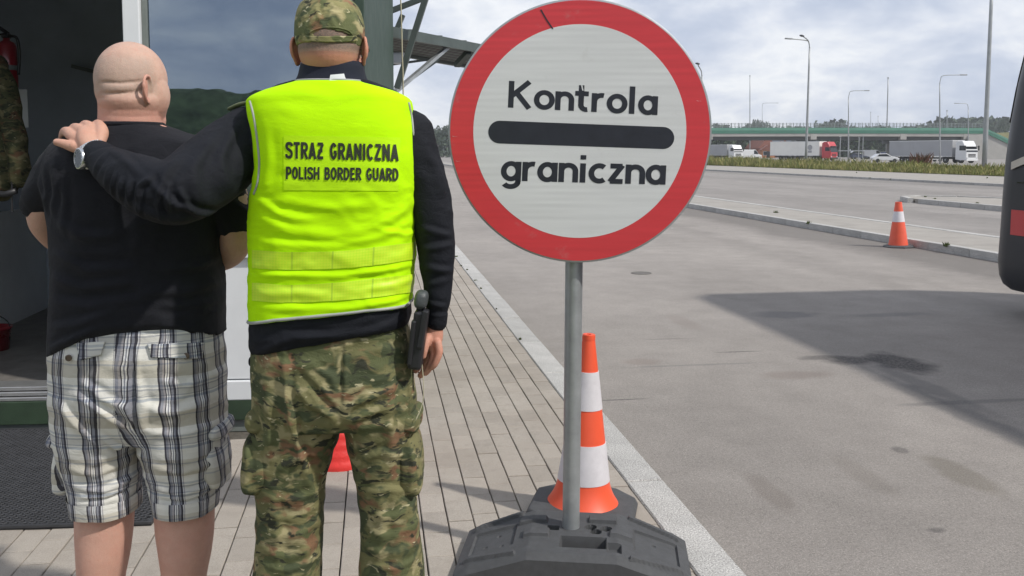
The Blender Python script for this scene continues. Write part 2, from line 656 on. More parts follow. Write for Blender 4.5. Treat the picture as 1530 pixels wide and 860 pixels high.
def bvh_of(V, Fc):
    return BVHTree.FromPolygons([tuple(v) for v in V], [tuple(f) for f in Fc])


def HIT(b, x, y, off=0.0):
    r = RAY(x, y).normalized()
    loc, nor, idx, dist = b.ray_cast(CAM, r)
    if loc is None:
        return None
    if nor.dot(r) > 0:
        nor = -nor
    return loc + nor * off


# ------------------------------------------------------------------ stroke lettering
def arc(cx, cy, rx, ry, a0, a1, n=14):
    return [(cx + rx * cos(radians(a0 + (a1 - a0) * i / n)), cy + ry * sin(radians(a0 + (a1 - a0) * i / n))) for i in range(n + 1)]


SIGN_FONT = {
    'K': (.66, [[(0.02, 0), (0.02, 1)], [(.60, 1.0), (.02, .42)], [(.20, .56), (.62, 0)]]),
    'o': (.50, [arc(.25, .35, .25, .28, 0, 360, 28)]),
    'n': (.46, [[(0, 0), (0, .70)], [(0, .30)] + arc(.22, .40, .22, .22, 180, 0, 14) + [(.44, 0)]]),
    't': (.34, [[(.10, .97), (.10, .24)] + arc(.27, .24, .17, .17, 180, 285, 8), [(-.10, .66), (.34, .66)]]),
    'r': (.30, [[(0, 0), (0, .70)], [(0, .32)] + arc(.24, .38, .24, .25, 180, 75, 9)]),
    'l': (.14, [[(.04, 0), (.04, 1.02)]]),
    'a': (.50, [arc(.23, .35, .23, .28, 0, 360, 28), [(.46, 0), (.46, .70)]]),
    'g': (.50, [arc(.23, .35, .23, .28, 0, 360, 28), [(.46, .70), (.46, -.04)] + arc(.23, -.02, .23, .19, 0, -150, 14)]),
    'i': (.14, [[(.04, 0), (.04, .70)], [(.04, .84), (.04, 1.0)]]),
    'c': (.40, [arc(.25, .35, .25, .28, 52, 308, 22)]),
    'z': (.42, [[(0.02, .63), (.40, .63)], [(.40, .66), (0.02, .06)], [(0.02, .075), (.42, .075)]]),
}
_S = catmull([(.46, .74), (.41, .87), (.25, .91), (.10, .86), (.07, .73), (.13, .60), (.27, .52), (.41, .42), (.45, .27), (.40, .13), (.25, .09), (.09, .13), (.04, .27)], 4)
VEST_FONT = {
    'S': (.5, [[tuple(p) for p in _S]]),
    'T': (.46, [[(.0, .91), (.46, .91)], [(.23, .95), (.23, 0)]]),
    'R': (.5, [[(.08, 0), (.08, 1)], [(.08, .91), (.28, .91)] + arc(.28, .70, .16, .21, 90, -90, 10) + [(.08, .49)], [(.24, .49), (.46, 0)]]),
    'A': (.52, [[(.05, 0), (.26, .98)], [(.26, .98), (.47, 0)], [(.12, .27), (.40, .27)]]),
    'Z': (.48, [[(.03, .91), (.45, .91)], [(.43, .92), (.05, .08)], [(.03, .09), (.46, .09)]]),
    'Q': (.48, [[(.03, .91), (.45, .91)], [(.43, .92), (.05, .08)], [(.03, .09), (.46, .09)], [(.08, .5), (.41, .5)]]),
    'G': (.52, [arc(.27, .5, .19, .41, 40, 320, 22) + [(.43, .42)], [(.27, .45), (.50, .45)]]),
    'N': (.54, [[(.08, 0), (.08, 1)], [(.09, .93), (.45, .07)], [(.46, 0), (.46, 1)]]),
    'I': (.20, [[(.10, 0), (.10, 1)]]),
    'C': (.5, [arc(.27, .5, .19, .41, 45, 315, 22)]),
    'P': (.48, [[(.08, 0), (.08, 1)], [(.08, .91), (.27, .91)] + arc(.27, .68, .15, .23, 90, -90, 10) + [(.08, .45)]]),
    'O': (.54, [arc(.27, .5, .19, .41, 0, 360, 28)]),
    'L': (.44, [[(.08, 0), (.08, 1)], [(.08, .09), (.43, .09)]]),
    'H': (.54, [[(.08, 0), (.08, 1)], [(.46, 0), (.46, 1)], [(.08, .5), (.46, .5)]]),
    'B': (.5, [[(.08, 0), (.08, 1)], [(.08, .91), (.27, .91)] + arc(.27, .71, .14, .20, 90, -90, 9) + [(.08, .51)], [(.27, .51)] + arc(.27, .30, .17, .21, 90, -90, 9) + [(.08, .09)]]),
    'D': (.52, [[(.08, 0), (.08, 1)], [(.08, .91), (.22, .91)] + arc(.22, .5, .23, .41, 90, -90, 14) + [(.08, .09)]]),
    'E': (.44, [[(.08, 0), (.08, 1)], [(.08, .91), (.43, .91)], [(.08, .5), (.39, .5)], [(.08, .09), (.43, .09)]]),
    'U': (.54, [[(.08, 1), (.08, .3)] + arc(.27, .3, .19, .21, 180, 360, 12) + [(.46, 1)]]),
    ' ': (.30, []),
}


def ribbons(text, font, t, gap, maxlen=0.06):
    """list of (quad strips) in em units; returns (strips, width)"""
    x = 0.0; strips = []
    for ch in text:
        wd, st = font[ch]
        for pl in st:
            p = [np.array(q, float) for q in pl]
            q = [p[0]]
            for a, b in zip(p[:-1], p[1:]):
                k = max(1, int(np.linalg.norm(b - a) / maxlen))
                for i in range(1, k + 1):
                    q.append(a + (b - a) * i / k)
            closed = np.linalg.norm(q[0] - q[-1]) < 1e-6
            L = []; Rr = []
            for i in range(len(q)):
                a = q[i - 1] if i > 0 else (q[-2] if closed else q[0])
                b = q[i + 1] if i < len(q) - 1 else (q[1] if closed else q[-1])
                if i == 0 and not closed: tdir = q[1] - q[0]
                elif i == len(q) - 1 and not closed: tdir = q[-1] - q[-2]
                else:
                    u = (q[i] - a) / (np.linalg.norm(q[i] - a) + 1e-9); v = (b - q[i]) / (np.linalg.norm(b - q[i]) + 1e-9)
                    tdir = u + v
                tdir = tdir / (np.linalg.norm(tdir) + 1e-9)
                nrm = np.array((-tdir[1], tdir[0])) * t / 2
                off = np.array((x, 0))
                L.append(q[i] + nrm + off); Rr.append(q[i] - nrm + off)
            strips.append((L, Rr))
        x += wd + gap
    return strips, x - gap


# ------------------------------------------------------------------ road frame: v to the right, u along the road
RA = radians(8.6)
RV = Vector((cos(RA), sin(RA), 0)); RU = Vector((-sin(RA), cos(RA), 0))
ROADZ = -0.07


def RD(v, u, z=0.0):
    return RV * v + RU * u + Vector((0, 0, z))


def UV_(p):
    return p.dot(RV), p.dot(RU)


def sheet(name, v0, v1, u0, u1, z, mat, nv=1, nu=1, kind='structure'):
    V = []; Fc = []
    for j in range(nu + 1):
        for i in range(nv + 1):
            V.append((v0 + (v1 - v0) * i / nv, u0 + (u1 - u0) * j / nu, 0))
    for j in range(nu):
        for i in range(nv):
            a = j * (nv + 1) + i
            Fc.append((a, a + 1, a + nv + 2, a + nv + 1))
    o = link(name, mesh_from(name, V, Fc), mat, None, (0, 0, z))
    o.rotation_euler = (0, 0, RA)
    return tag(o, kind=kind)


def road_mat(name, base, stains, band=None, tint=(1, 1, 1)):
    m, N = new_mat(name)
    co = N.co
    fine = N.noise(co, 115, 4, 0.85)
    mid = N.noise(co, 44, 5, 0.75)
    big = N.noise(N.mapping(co, (1.0, 0.6, 1)), 0.6, 7, 0.62)
    mott = N.noise(co, 3.2, 6, 0.65)
    c = N.ramp(fine, [(0.36, sc3(base, 0.22)), (0.46, sc3(base, .90)), (0.54, base), (0.64, sc3(base, 2.0))])
    c = N.mix(0.55, c, N.ramp(mid, [(0.32, sc3(base, 0.72)), (0.68, sc3(base, 1.22))]))
    k = N.math('MULTIPLY', N.ramp(big, [(0.3, 0.84), (0.7, 1.10)]), N.ramp(mott, [(0.3, 0.90), (0.7, 1.08)]))
    c = N.mix(1.0, c, N.n('ShaderNodeCombineColor', {0: k, 1: k, 2: k}).outputs[0], 'MULTIPLY')
    sp = N.n('ShaderNodeSeparateXYZ', {0: co})
    wob = N.math('MULTIPLY', N.math('SUBTRACT', N.noise(co, 5.0, 5, 0.6), 0.5), 1.1)
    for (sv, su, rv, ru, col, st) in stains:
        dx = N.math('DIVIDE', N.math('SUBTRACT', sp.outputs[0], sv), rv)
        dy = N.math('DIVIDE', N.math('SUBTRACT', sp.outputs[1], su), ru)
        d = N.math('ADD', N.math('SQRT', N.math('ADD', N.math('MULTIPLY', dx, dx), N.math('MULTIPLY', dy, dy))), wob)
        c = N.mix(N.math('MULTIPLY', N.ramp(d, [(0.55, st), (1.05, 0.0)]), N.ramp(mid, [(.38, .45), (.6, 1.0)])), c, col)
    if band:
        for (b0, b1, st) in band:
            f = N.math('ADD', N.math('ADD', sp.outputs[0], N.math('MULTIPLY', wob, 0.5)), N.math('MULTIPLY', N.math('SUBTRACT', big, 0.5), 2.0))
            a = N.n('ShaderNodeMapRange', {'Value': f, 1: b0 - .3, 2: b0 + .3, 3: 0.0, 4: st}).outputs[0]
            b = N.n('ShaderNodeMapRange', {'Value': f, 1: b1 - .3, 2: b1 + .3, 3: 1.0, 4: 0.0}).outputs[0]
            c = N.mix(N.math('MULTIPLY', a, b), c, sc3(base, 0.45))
    N.set(N.bs, 'Base Color', c)
    N.bs.inputs['Roughness'].default_value = 0.88
    N.bs.inputs['Specular IOR Level'].default_value = 0.3
    b = N.n('ShaderNodeBump', {'Height': fine, 'Strength': 0.7, 'Distance': 0.008})
    N.set(N.bs, 'Normal', b.outputs[0])
    return m


def st(px, py, rv, ru, col, s):
    v, u = UV_(G(px, py, ROADZ))
    return (v, u, rv, ru, col, s)


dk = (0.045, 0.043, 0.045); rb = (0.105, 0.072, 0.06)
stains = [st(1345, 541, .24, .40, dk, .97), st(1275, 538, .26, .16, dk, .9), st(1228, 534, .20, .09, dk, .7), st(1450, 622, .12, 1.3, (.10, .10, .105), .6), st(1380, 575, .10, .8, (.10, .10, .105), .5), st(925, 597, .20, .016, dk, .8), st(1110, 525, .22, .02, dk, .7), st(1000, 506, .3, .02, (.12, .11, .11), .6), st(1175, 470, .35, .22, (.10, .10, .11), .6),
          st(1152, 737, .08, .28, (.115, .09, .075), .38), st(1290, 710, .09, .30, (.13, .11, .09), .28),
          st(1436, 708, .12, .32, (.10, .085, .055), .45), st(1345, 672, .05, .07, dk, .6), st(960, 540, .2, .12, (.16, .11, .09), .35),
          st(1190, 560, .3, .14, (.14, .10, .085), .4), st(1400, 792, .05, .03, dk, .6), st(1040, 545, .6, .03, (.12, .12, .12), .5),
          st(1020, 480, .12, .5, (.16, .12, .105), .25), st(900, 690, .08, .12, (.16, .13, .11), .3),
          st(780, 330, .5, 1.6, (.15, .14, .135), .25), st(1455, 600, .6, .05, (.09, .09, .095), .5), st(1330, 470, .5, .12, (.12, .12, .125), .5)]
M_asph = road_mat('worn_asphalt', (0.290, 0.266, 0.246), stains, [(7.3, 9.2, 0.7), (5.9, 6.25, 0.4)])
M_asph2 = road_mat('pale_asphalt', (0.262, 0.244, 0.230), [], [(12.5, 14.2, 0.18), (20, 22, 0.2), (25.5, 28.2, .35)])
M_conc = pmat('pale_concrete', (0.298, 0.278, 0.252), .9, var=.10, scale=2.0, dirt=.35, bump=.25, bscale=120)
M_granite = None


def granite():
    m, N = new_mat('granite_kerb')
    f = N.noise(N.co, 150, 3, 0.8)
    c = N.ramp(f, [(0.36, (.14, .14, .14)), (0.46, (.38, .37, .355)), (0.55, (.46, .45, .43)), (0.64, (.74, .73, .71))])
    k = N.ramp(N.noise(N.co, 5, 6, .65), [(0.3, .82), (0.7, 1.08)])
    oi = N.n('ShaderNodeObjectInfo').outputs['Random']
    k = N.math('MULTIPLY', k, N.math('ADD', N.math('MULTIPLY', oi, .16), .9))
    c = N.mix(1.0, c, N.n('ShaderNodeCombineColor', {0: k, 1: k, 2: k}).outputs[0], 'MULTIPLY')
    N.set(N.bs, 'Base Color', c)
    N.bs.inputs['Roughness'].default_value = .85
    N.set(N.bs, 'Normal', N.n('ShaderNodeBump', {'Height': f, 'Strength': .3, 'Distance': .004}).outputs[0])
    return m


M_granite = granite()


def paver_mat():
    m, N = new_mat('paver_concrete')
    geo = N.n('ShaderNodeNewGeometry')
    wp = geo.outputs['Position']
    f = N.noise(wp, 300, 3, .7)
    base = (0.350, 0.318, 0.282)
    c = N.ramp(f, [(0.3, sc3(base, .68)), (0.5, base), (0.72, sc3(base, 1.25))])
    c = N.mix(N.ramp(N.noise(wp, 1.6, 6, .6), [(.38, 0.0), (.7, .55)]), c, (0.275, 0.24, 0.205))
    c = N.mix(N.ramp(N.noise(wp, 14, 5, .65), [(.5, 0.0), (.8, .45)]), c, (0.20, 0.18, 0.16))
    rnd = N.math('ADD', geo.outputs['Random Per Island'], N.math('MULTIPLY', N.n('ShaderNodeObjectInfo').outputs['Random'], 7.3))
    k = N.math('ADD', N.math('MULTIPLY', N.math('FRACT', rnd), .14), .93)
    c = N.mix(1.0, c, N.n('ShaderNodeCombineColor', {0: k, 1: N.math('MULTIPLY', k, .995), 2: N.math('MULTIPLY', k, .985)}).outputs[0], 'MULTIPLY')
    N.set(N.bs, 'Base Color', c)
    N.bs.inputs['Roughness'].default_value = .9
    N.bs.inputs['Specular IOR Level'].default_value = .25
    N.set(N.bs, 'Normal', N.n('ShaderNodeBump', {'Height': f, 'Strength': .45, 'Distance': .004}).outputs[0])
    return m


M_paver = paver_mat()
M_sand = pmat('joint_sand', (0.085, 0.076, 0.064), .95, var=.35, scale=30)
M_ground = pmat('dry_ground', (0.115, 0.125, 0.055), .95, var=.35, scale=.05, dirt=.3)
M_paint = pmat('road_paint', (0.62, 0.61, 0.58), .8, var=.12, scale=5, dirt=.3)

# ------------------------------------------------------------------ the setting
gs = 4200
o = link('ground', mesh_from('ground', [(-gs, -gs, 0), (gs, -gs, 0), (gs, gs, 0), (-gs, gs, 0)], [(0, 1, 2, 3)]), M_ground, None, (0, 0, -0.25))
tag(o, kind='structure')
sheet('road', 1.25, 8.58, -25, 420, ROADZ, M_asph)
sheet('second_road', 10.42, 28.0, -25, 420, ROADZ - .004, M_asph2)
pth = sheet('traffic_island', 8.72, 10.25, -25, 320, 0.036, M_conc)
pv = sheet('concrete_strip', 28.16, 37.6, -25, 420, 0.02, M_conc)
sheet('far_yard', 52, 330, -40, 620, -0.16, M_asph2)
gv = sheet('verge_soil', 37.6, 52, -25, 420, 0.05, M_ground)

# kerbs: granite stones one by one
def kerb(name, v0, v1, u0, u1, ztop, nstone, rest_to, gap=0.009, h=0.16, length=1.0):
    root = thing(name, None, None, (0, 0, 0), RA)
    root['kind'] = 'structure'
    mb = MB().box((0, 0, -h / 2), (v1 - v0, length - gap, h), ch=0.006)
    me = mesh_from('kerb_stone', mb.V, mb.F)
    me.materials.append(M_granite)
    u = u0
    for k in range(nstone):
        s = link('kerb_stone', me, None, root, ((v0 + v1) / 2 + random.uniform(-.002, .002), u + length / 2, ztop + random.uniform(-.002, .002)))
        u += length
    mb = MB()
    while u < rest_to:
        mb.box(((v0 + v1) / 2, u + length / 2, ztop - h / 2), (v1 - v0, length - gap, h))
        u += length
    if mb.V:
        tag(mb.build('kerb_run', M_granite, root), kind='stuff')
    return root


kerb('kerb', 1.085, 1.252, 1.78, 60, 0.0, 34, 90)
kerb('island_kerb', 8.582, 8.722, -2, 60, 0.05, 44, 160)
kerb('island_back_kerb', 10.25, 10.42, 3, 60, 0.045, 46, 160)
kerb('strip_kerb', 28.0, 28.16, 20, 60, 0.045, 80, 260, h=.2)

# second island on the right
isl = thing('refuge_island', None, None, (0, 0, 0), RA); isl['kind'] = 'structure'
poly = [(16.3, 2), (21, 2), (21.0, 20), (19.5, 24.5), (18.3, 26.4), (17.4, 26.9), (16.7, 26.6), (16.3, 25.4)]
mb = MB().prism(poly, -.2, 0.05); mb.build('island_top', M_conc, isl)
for i in range(22):
    mb = MB().box((16.2, 3.5 + i, -.05), (.16, .99, .24), ch=.008)
    mb.build('kerb_stone', M_granite, isl)
for (a, b) in (((16.2, 25.5), (16.65, 26.65)), ((16.75, 26.72), (17.45, 27.0)), ((17.5, 27.0), (18.4, 26.5)), ((18.45, 26.45), (19.6, 24.6))):
    MB().bar((*a, -.05), (*b, -.05), .16, .24).build('kerb_stone', M_granite, isl)

# footpath of concrete block pavers
U_PATH0 = 1.7
bed = sheet('footpath', -6.2, 1.085, U_PATH0, 90, -0.052, M_sand)


def paver_geo(lv, lu, h=0.05, ch=0.0025):
    a, b = lv / 2, lu / 2
    V = [(-a, -b, -h), (a, -b, -h), (a, b, -h), (-a, b, -h), (-a, -b, -ch), (a, -b, -ch), (a, b, -ch), (-a, b, -ch),
         (-a + ch, -b + ch, 0), (a - ch, -b + ch, 0), (a - ch, b - ch, 0), (-a + ch, b - ch, 0)]
    Fc = [(0, 1, 5, 4), (1, 2, 6, 5), (2, 3, 7, 6), (3, 0, 4, 7), (4, 5, 9, 8), (5, 6, 10, 9), (6, 7, 11, 10), (7, 4, 8, 11), (8, 9, 10, 11)]
    return V, Fc


PW, PL = 0.1015, 0.204
pvV, pvF = paver_geo(PW - 0.0048, PL - 0.0042)
pm = mesh_from('paver', pvV, pvF); pm.materials.append(M_paver)
fac_y = G(0, 640, 0).y + 0.05
bricks = []
for i in range(0, 62):
    v = 1.0795 - PW / 2 - i * PW
    off = (i % 2) * PL / 2 + random.uniform(-.03, .03)
    for k in range(int(86 / PL)):
        u = U_PATH0 + .1 + off + k * PL
        c = RD(v, u)
        if c.y > fac_y - 0.25 and c.x < -1.05 + (c.y - 5) * -.02 and c.y < 9: continue      # under the cabin
        if u > 34 and i > 22: continue
        if u > 60 and i > 12: continue
        x, y = PIX(c)
        bricks.append((c.y, -60 < x < 1560 and y < 900, v, u))
bricks.sort(key=lambda b: (not b[1], b[0]))
mbr = MB(); cnt = 0
for (d, vis, v, u) in bricks:
    z = random.uniform(-.0022, .0015)
    if vis and cnt < 300:
        cnt += 1
        s = link('paver', pm, None, bed, (v, u, 0.052 + z))
        s.rotation_euler = (random.uniform(-.006, .006), random.uniform(-.01, .01), random.uniform(-.006, .006))
    else:
        mbr.add([(p[0] + v, p[1] + u, p[2] + 0.052 + z) for p in pvV], pvF)
tag(mbr.build('paver_field', M_paver, bed), kind='stuff')

# white line along the island's far side is its pale kerb; a worn lane line beyond
# small manhole cover
M_iron = pmat('cast_iron', (0.13, 0.12, 0.11), .85, .1, var=.3, scale=40, bump=.4)
mc = G(958, 408, ROADZ)
mb = MB().lathe([(0.13, 0), (0.13, .004), (.12, .005), (.12, .003), (.02, .003)], 28)
mh = mb.build('drain_cover', M_iron, None, loc=(mc.x, mc.y, ROADZ + .001))
tag(mh, 'small round dark drain cover in the grey road behind the big sign', 'drain cover')

# ------------------------------------------------------------------ weeds and verge
def leafmat(name, cols, trans=0.0):
    m, N = new_mat(name)
    a = N.n('ShaderNodeNewGeometry').outputs['Random Per Island']
    stops = [(i / (len(cols) - 1) if len(cols) > 1 else 0, c) for i, c in enumerate(cols)]
    c = N.ramp(a, stops)
    k = N.ramp(N.noise(N.co, .35, 4), [(.3, .75), (.7, 1.2)])
    c = N.mix(1.0, c, N.n('ShaderNodeCombineColor', {0: k, 1: k, 2: k}).outputs[0], 'MULTIPLY')
    N.set(N.bs, 'Base Color', c)
    N.bs.inputs['Roughness'].default_value = .75
    N.bs.inputs['Specular IOR Level'].default_value = .2
    return m


M_grass = leafmat('verge_grass', [(.105, .14, .034), (.18, .19, .058), (.27, .24, .095), (.13, .165, .040), (.33, .285, .13), (.22, .215, .075)])
M_weed = leafmat('weed_leaf', [(.05, .075, .02), (.09, .11, .035)])
M_dock = leafmat('dock_stem', [(.17, .075, .05), (.11, .075, .04), (.20, .10, .065)])


def blades(n, area, h0, h1, wd, seed, zf=0.0):
    r = np.random.default_rng(seed)
    V = []; Fc = []
    for k in range(n):
        x, y = area(r)
        h = r.uniform(h0, h1) * (1 if n < 9000 else (1 + .8 * min(1, max(0, (y - 55) / 60))) * (.62 + .5 * max(0, sin(x * .9 + 2 * sin(y * .21)) * sin(y * .13 + x * .3) + .3))); a = r.uniform(0, 2 * pi); l = r.normal(0, .28, 2) * h; ww = wd * r.uniform(.6, 1.4)
        dx, dy = cos(a) * ww, sin(a) * ww
        b = len(V)
        V += [(x - dx, y - dy, zf), (x + dx, y + dy, zf), (x + l[0] * .4 + dx * .6, y + l[1] * .4 + dy * .6, zf + h * .6), (x + l[0], y + l[1], zf + h)]
        Fc += [(b, b + 1, b + 2), (b, b + 2, b + 3)]
    return V, Fc


def verge_area(r):
    t = r.uniform(0, 1) ** 1.6
    u = 30 + 130 * t
    return 37.6 + 14.0 * r.uniform(0, 1) ** 1.2, u


V, Fc = blades(64000, verge_area, .10, .58, .034, 3, .05)
o = link('verge_grass', mesh_from('verge_grass', V, Fc), M_grass); o.rotation_euler = (0, 0, RA)
tag(o, 'tall dry yellow green grass on the verge beyond the second road', 'grass', kind='stuff')


def plant(name, c, n, rad, h0, h1, wd, mat, label, cat, group=None, seed=1):
    V, Fc = blades(n, lambda r: (r.normal(0, rad), r.normal(0, rad)), h0, h1, wd, seed)
    o = link(name, mesh_from(name, V, Fc), mat, None, c)
    return tag(o, label, cat, group)


WL = ['second largest weed, farthest along the pale kerb beside the guard sleeve', 'small weed on the kerb next after the farthest one', 'narrow weed third along the kerb below the guard elbow',
      'largest weed clump in the joint of the pale kerb, right of the sleeve', 'low weed just nearer than the largest kerb weed', 'tiny weed dot on the kerb nearest to the sign pole', 'tiny weed on the kerb between the largest weed and the sign pole']
for k, (x, y, r_) in enumerate([(682, 383, .05), (689, 397, .035), (698, 403, .03), (711, 419, .06), (719, 431, .02), (777, 507, .01), (742, 462, .008)]):
    g = G(x, y, 0.0)
    plant('kerb_weed', (g.x, g.y, -.004), 34, r_ * .20, .006, .022, .007, M_weed, WL[k], 'weed', 'weeds in the kerb joint', 20 + k)
TL = ['weed tuft on the near island kerb left of the far cone', 'weed tuft on the island kerb close to the sign rim', 'weed tuft on the island kerb between the far cone and the coach',
      'weed tuft on the second island beside the coach', 'dark tuft at the rounded tip of the second island', 'weed tuft on the second island just behind its tip',
      'dark tuft on the farthest kerb under the blue covered truck', 'second dark tuft on the farthest kerb below the grey trailer', 'tuft on the farthest kerb below the thick mast', 'tuft on the farthest kerb below the red truck']
for k, (x, y) in enumerate([(1208, 334), (1160, 318), (1415, 368), (1460, 305), (1382, 295), (1397, 298), (1300, 266), (1330, 268), (1475, 266), (1280, 258)]):
    g = G(x, y, 0.03)
    vv = UV_(g)
    plant('kerb_tuft', (g.x, g.y, .03), 36, .024, .02, .075, .012, M_weed, TL[k], 'weed', 'weed tufts on the far kerbs', 60 + k)
g = RD(40.2, 69)
for k, (x, n_) in enumerate([(1372, 130), (1381, 90)]):
    g = P(x, 247, 82)
    plant('dock_plant', (g.x, g.y, .05), n_, .26, .5, 1.55, .05, M_dock,
          ['taller reddish brown dock plant in the grass left of the white truck', 'shorter reddish brown dock plant in the grass, right of the taller one'][k], 'plant', 'dock plants in the verge', 90 + k)

# ------------------------------------------------------------------ trees
M_bark = pmat('bark', (0.09, 0.07, 0.05), .9, var=.3, scale=6)
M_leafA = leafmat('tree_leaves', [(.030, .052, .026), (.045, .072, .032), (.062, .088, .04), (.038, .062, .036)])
M_leafB = leafmat('hazy_far_leaves', [(.055, .078, .058), (.072, .100, .068), (.090, .115, .074)])  # pale bluish greens, distance haze put into the leaf colour


def crown_mesh(name, seed, n, mat, w=1.0, h=1.0, lobes=9, leaf=.055):
    r = np.random.default_rng(seed)
    cs = [(r.normal(0, .42 * w), r.normal(0, .42 * w), r.uniform(.0, h)) for _ in range(lobes)]
    rs = [r.uniform(.22, .40) for _ in range(lobes)]
    V = []; Fc = []
    for k in range(n):
        i = r.integers(lobes)
        d = r.normal(size=3); d /= np.linalg.norm(d)
        p = np.array(cs[i]) + d * rs[i] * r.uniform(.65, 1.08)
        a = r.normal(size=3); a /= np.linalg.norm(a)
        b = np.cross(a, r.normal(size=3)); b /= np.linalg.norm(b)
        s = leaf * r.uniform(.6, 1.5)
        q = len(V)
        V += [p - a * s, p - b * s * .7, p + a * s, p + b * s * .7]
        Fc.append((q, q + 1, q + 2, q + 3))
    me = mesh_from(name, V, Fc)
    me.materials.append(mat)
    return me


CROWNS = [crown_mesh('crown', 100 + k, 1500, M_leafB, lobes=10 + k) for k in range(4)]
tv, tf = tube_mesh([(0, 0, 0), (.01, 0, .5), (0, .02, 1.0)], [.035, .025, .012], 8)
for a in range(4):
    v_, f_ = tube_mesh([(0, 0, .5 + .08 * a), (.25 * cos(a * 1.7), .25 * sin(a * 1.7), .85 + .1 * a)], [.016, .006], 6)
    b_ = len(tv); tv = list(tv) + v_; tf = list(tf) + [tuple(i + b_ for i in f) for f in f_]
TRUNK = mesh_from('trunk', tv, tf); TRUNK.materials.append(M_bark)


def tree(x, ytop, d, wpx, label, k, base_z=-.25):
    s = F_PX / d
    p = P(x, HOR, d)
    top = P(x, ytop, d).z
    H = top - base_z
    root = thing('tree', label, 'tree', (p.x, p.y, base_z), k * 1.3, 'trees on the skyline')
    t = link('trunk', TRUNK, None, root); t.scale = (H * .6, H * .6, H * .6)
    c = link('crown', CROWNS[k % 4], None, root, (0, 0, H * .42))
    wd = wpx / s
    c.scale = (wd * .55, wd * .55, H * .43)
    return root


TREES = [(1122, 175, 470, 13, 'tall dark tree rising above the overpass at the left lamp mast'),
         (1131, 176, 480, 13, 'dark tree directly right of the tallest tree behind the overpass'),
         (1145, 179, 490, 20, 'broad dark tree, third of the clump behind the left end of the overpass'),
         (1159, 180, 500, 18, 'dark tree at the right end of the clump behind the left part of the overpass'),
         (1223, 179, 520, 22, 'dark tree above the overpass just right of the double armed lamp'),
         (1240, 181, 520, 22, 'low dark tree above the overpass between the red truck and the short lamp'),
         (1425, 180, 430, 20, 'rounded dark tree above the overpass at its right pier'),
         (1440, 178, 420, 22, 'rounded dark tree above the overpass left of the tall mast'),
         (1457, 182, 420, 20, 'low tree directly left of the tall mast on the skyline'),
         (1489, 181, 400, 20, 'dark tree right of the tall mast on the skyline'),
         (1501, 176, 390, 22, 'taller dark tree on the skyline next to the coach window'),
         (646, 190, 330, 20, 'pale green tree left of the sign at the road end'),
         (655, 184, 340, 22, 'dark tree at the left rim of the red and white sign'),
         (668, 185, 350, 24, 'dark tree partly hidden by the left rim of the sign')]
for k, (x, yt, d, wp, lb) in enumerate(TREES):
    tree(x, yt, d, wp, lb, k)


def wood(name, pts, label, n, mat, seed, leaf=1.0, wob=1.0):
    """a wood that reads as one mass: leaf clusters along a line of (x, y, height, half depth)"""
    r = np.random.default_rng(seed)
    V = []; Fc = []
    P0 = [np.array(p, float) for p in pts]
    lens = [np.linalg.norm((b - a)[:2]) for a, b in zip(P0[:-1], P0[1:])]
    pr = np.array(lens) / sum(lens)
    ph = r.uniform(0, 6.28, 6)
    for k in range(n):
        i = r.choice(len(lens), p=pr); t = r.uniform()
        q = P0[i] + (P0[i + 1] - P0[i]) * t
        s_ = (q[0] + q[1] * .7)
        hh = q[2] * (1 + wob * (.16 * sin(s_ * .31 + ph[0]) + .12 * sin(s_ * .83 + ph[1]) + .10 * sin(s_ * .13 + ph[2])))
        z = hh * (1 - r.uniform() ** 2.2) if r.uniform() < .75 else hh * r.uniform(.8, 1.04)
        off = r.normal(0, q[3], 2) * (1 - .6 * z / hh)
        p = np.array((q[0] + off[0], q[1] + off[1], z - .25))
        a = r.normal(size=3); a /= np.linalg.norm(a)
        b = np.cross(a, r.normal(size=3)); b /= np.linalg.norm(b)
        s = leaf * r.uniform(.5, 1.4)
        c = len(V)
        V += [p - a * s, p - b * s * .8, p + a * s, p + b * s * .8]
        Fc.append((c, c + 1, c + 2, c + 3))
    o = link(name, mesh_from(name, V, Fc), mat)
    return tag(o, label, 'wood', kind='stuff')


def at_(x, d):
    p = P(x, HOR, d); return p.x, p.y


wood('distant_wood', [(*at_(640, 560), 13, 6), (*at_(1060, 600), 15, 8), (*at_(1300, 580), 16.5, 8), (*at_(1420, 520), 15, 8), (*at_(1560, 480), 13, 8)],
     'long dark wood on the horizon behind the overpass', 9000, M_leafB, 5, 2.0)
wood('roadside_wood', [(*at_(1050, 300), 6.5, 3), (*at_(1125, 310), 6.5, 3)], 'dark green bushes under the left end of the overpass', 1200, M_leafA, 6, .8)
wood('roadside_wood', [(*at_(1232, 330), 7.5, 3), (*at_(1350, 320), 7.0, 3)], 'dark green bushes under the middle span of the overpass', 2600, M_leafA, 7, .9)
wood('bank_bushes', [(*at_(600, 300), 7.0, 3), (*at_(660, 300), 6.2, 3), (*at_(720, 320), 6.0, 3)], 'green bushes beside the road end left of the sign', 1500, M_leafB, 9, .8)

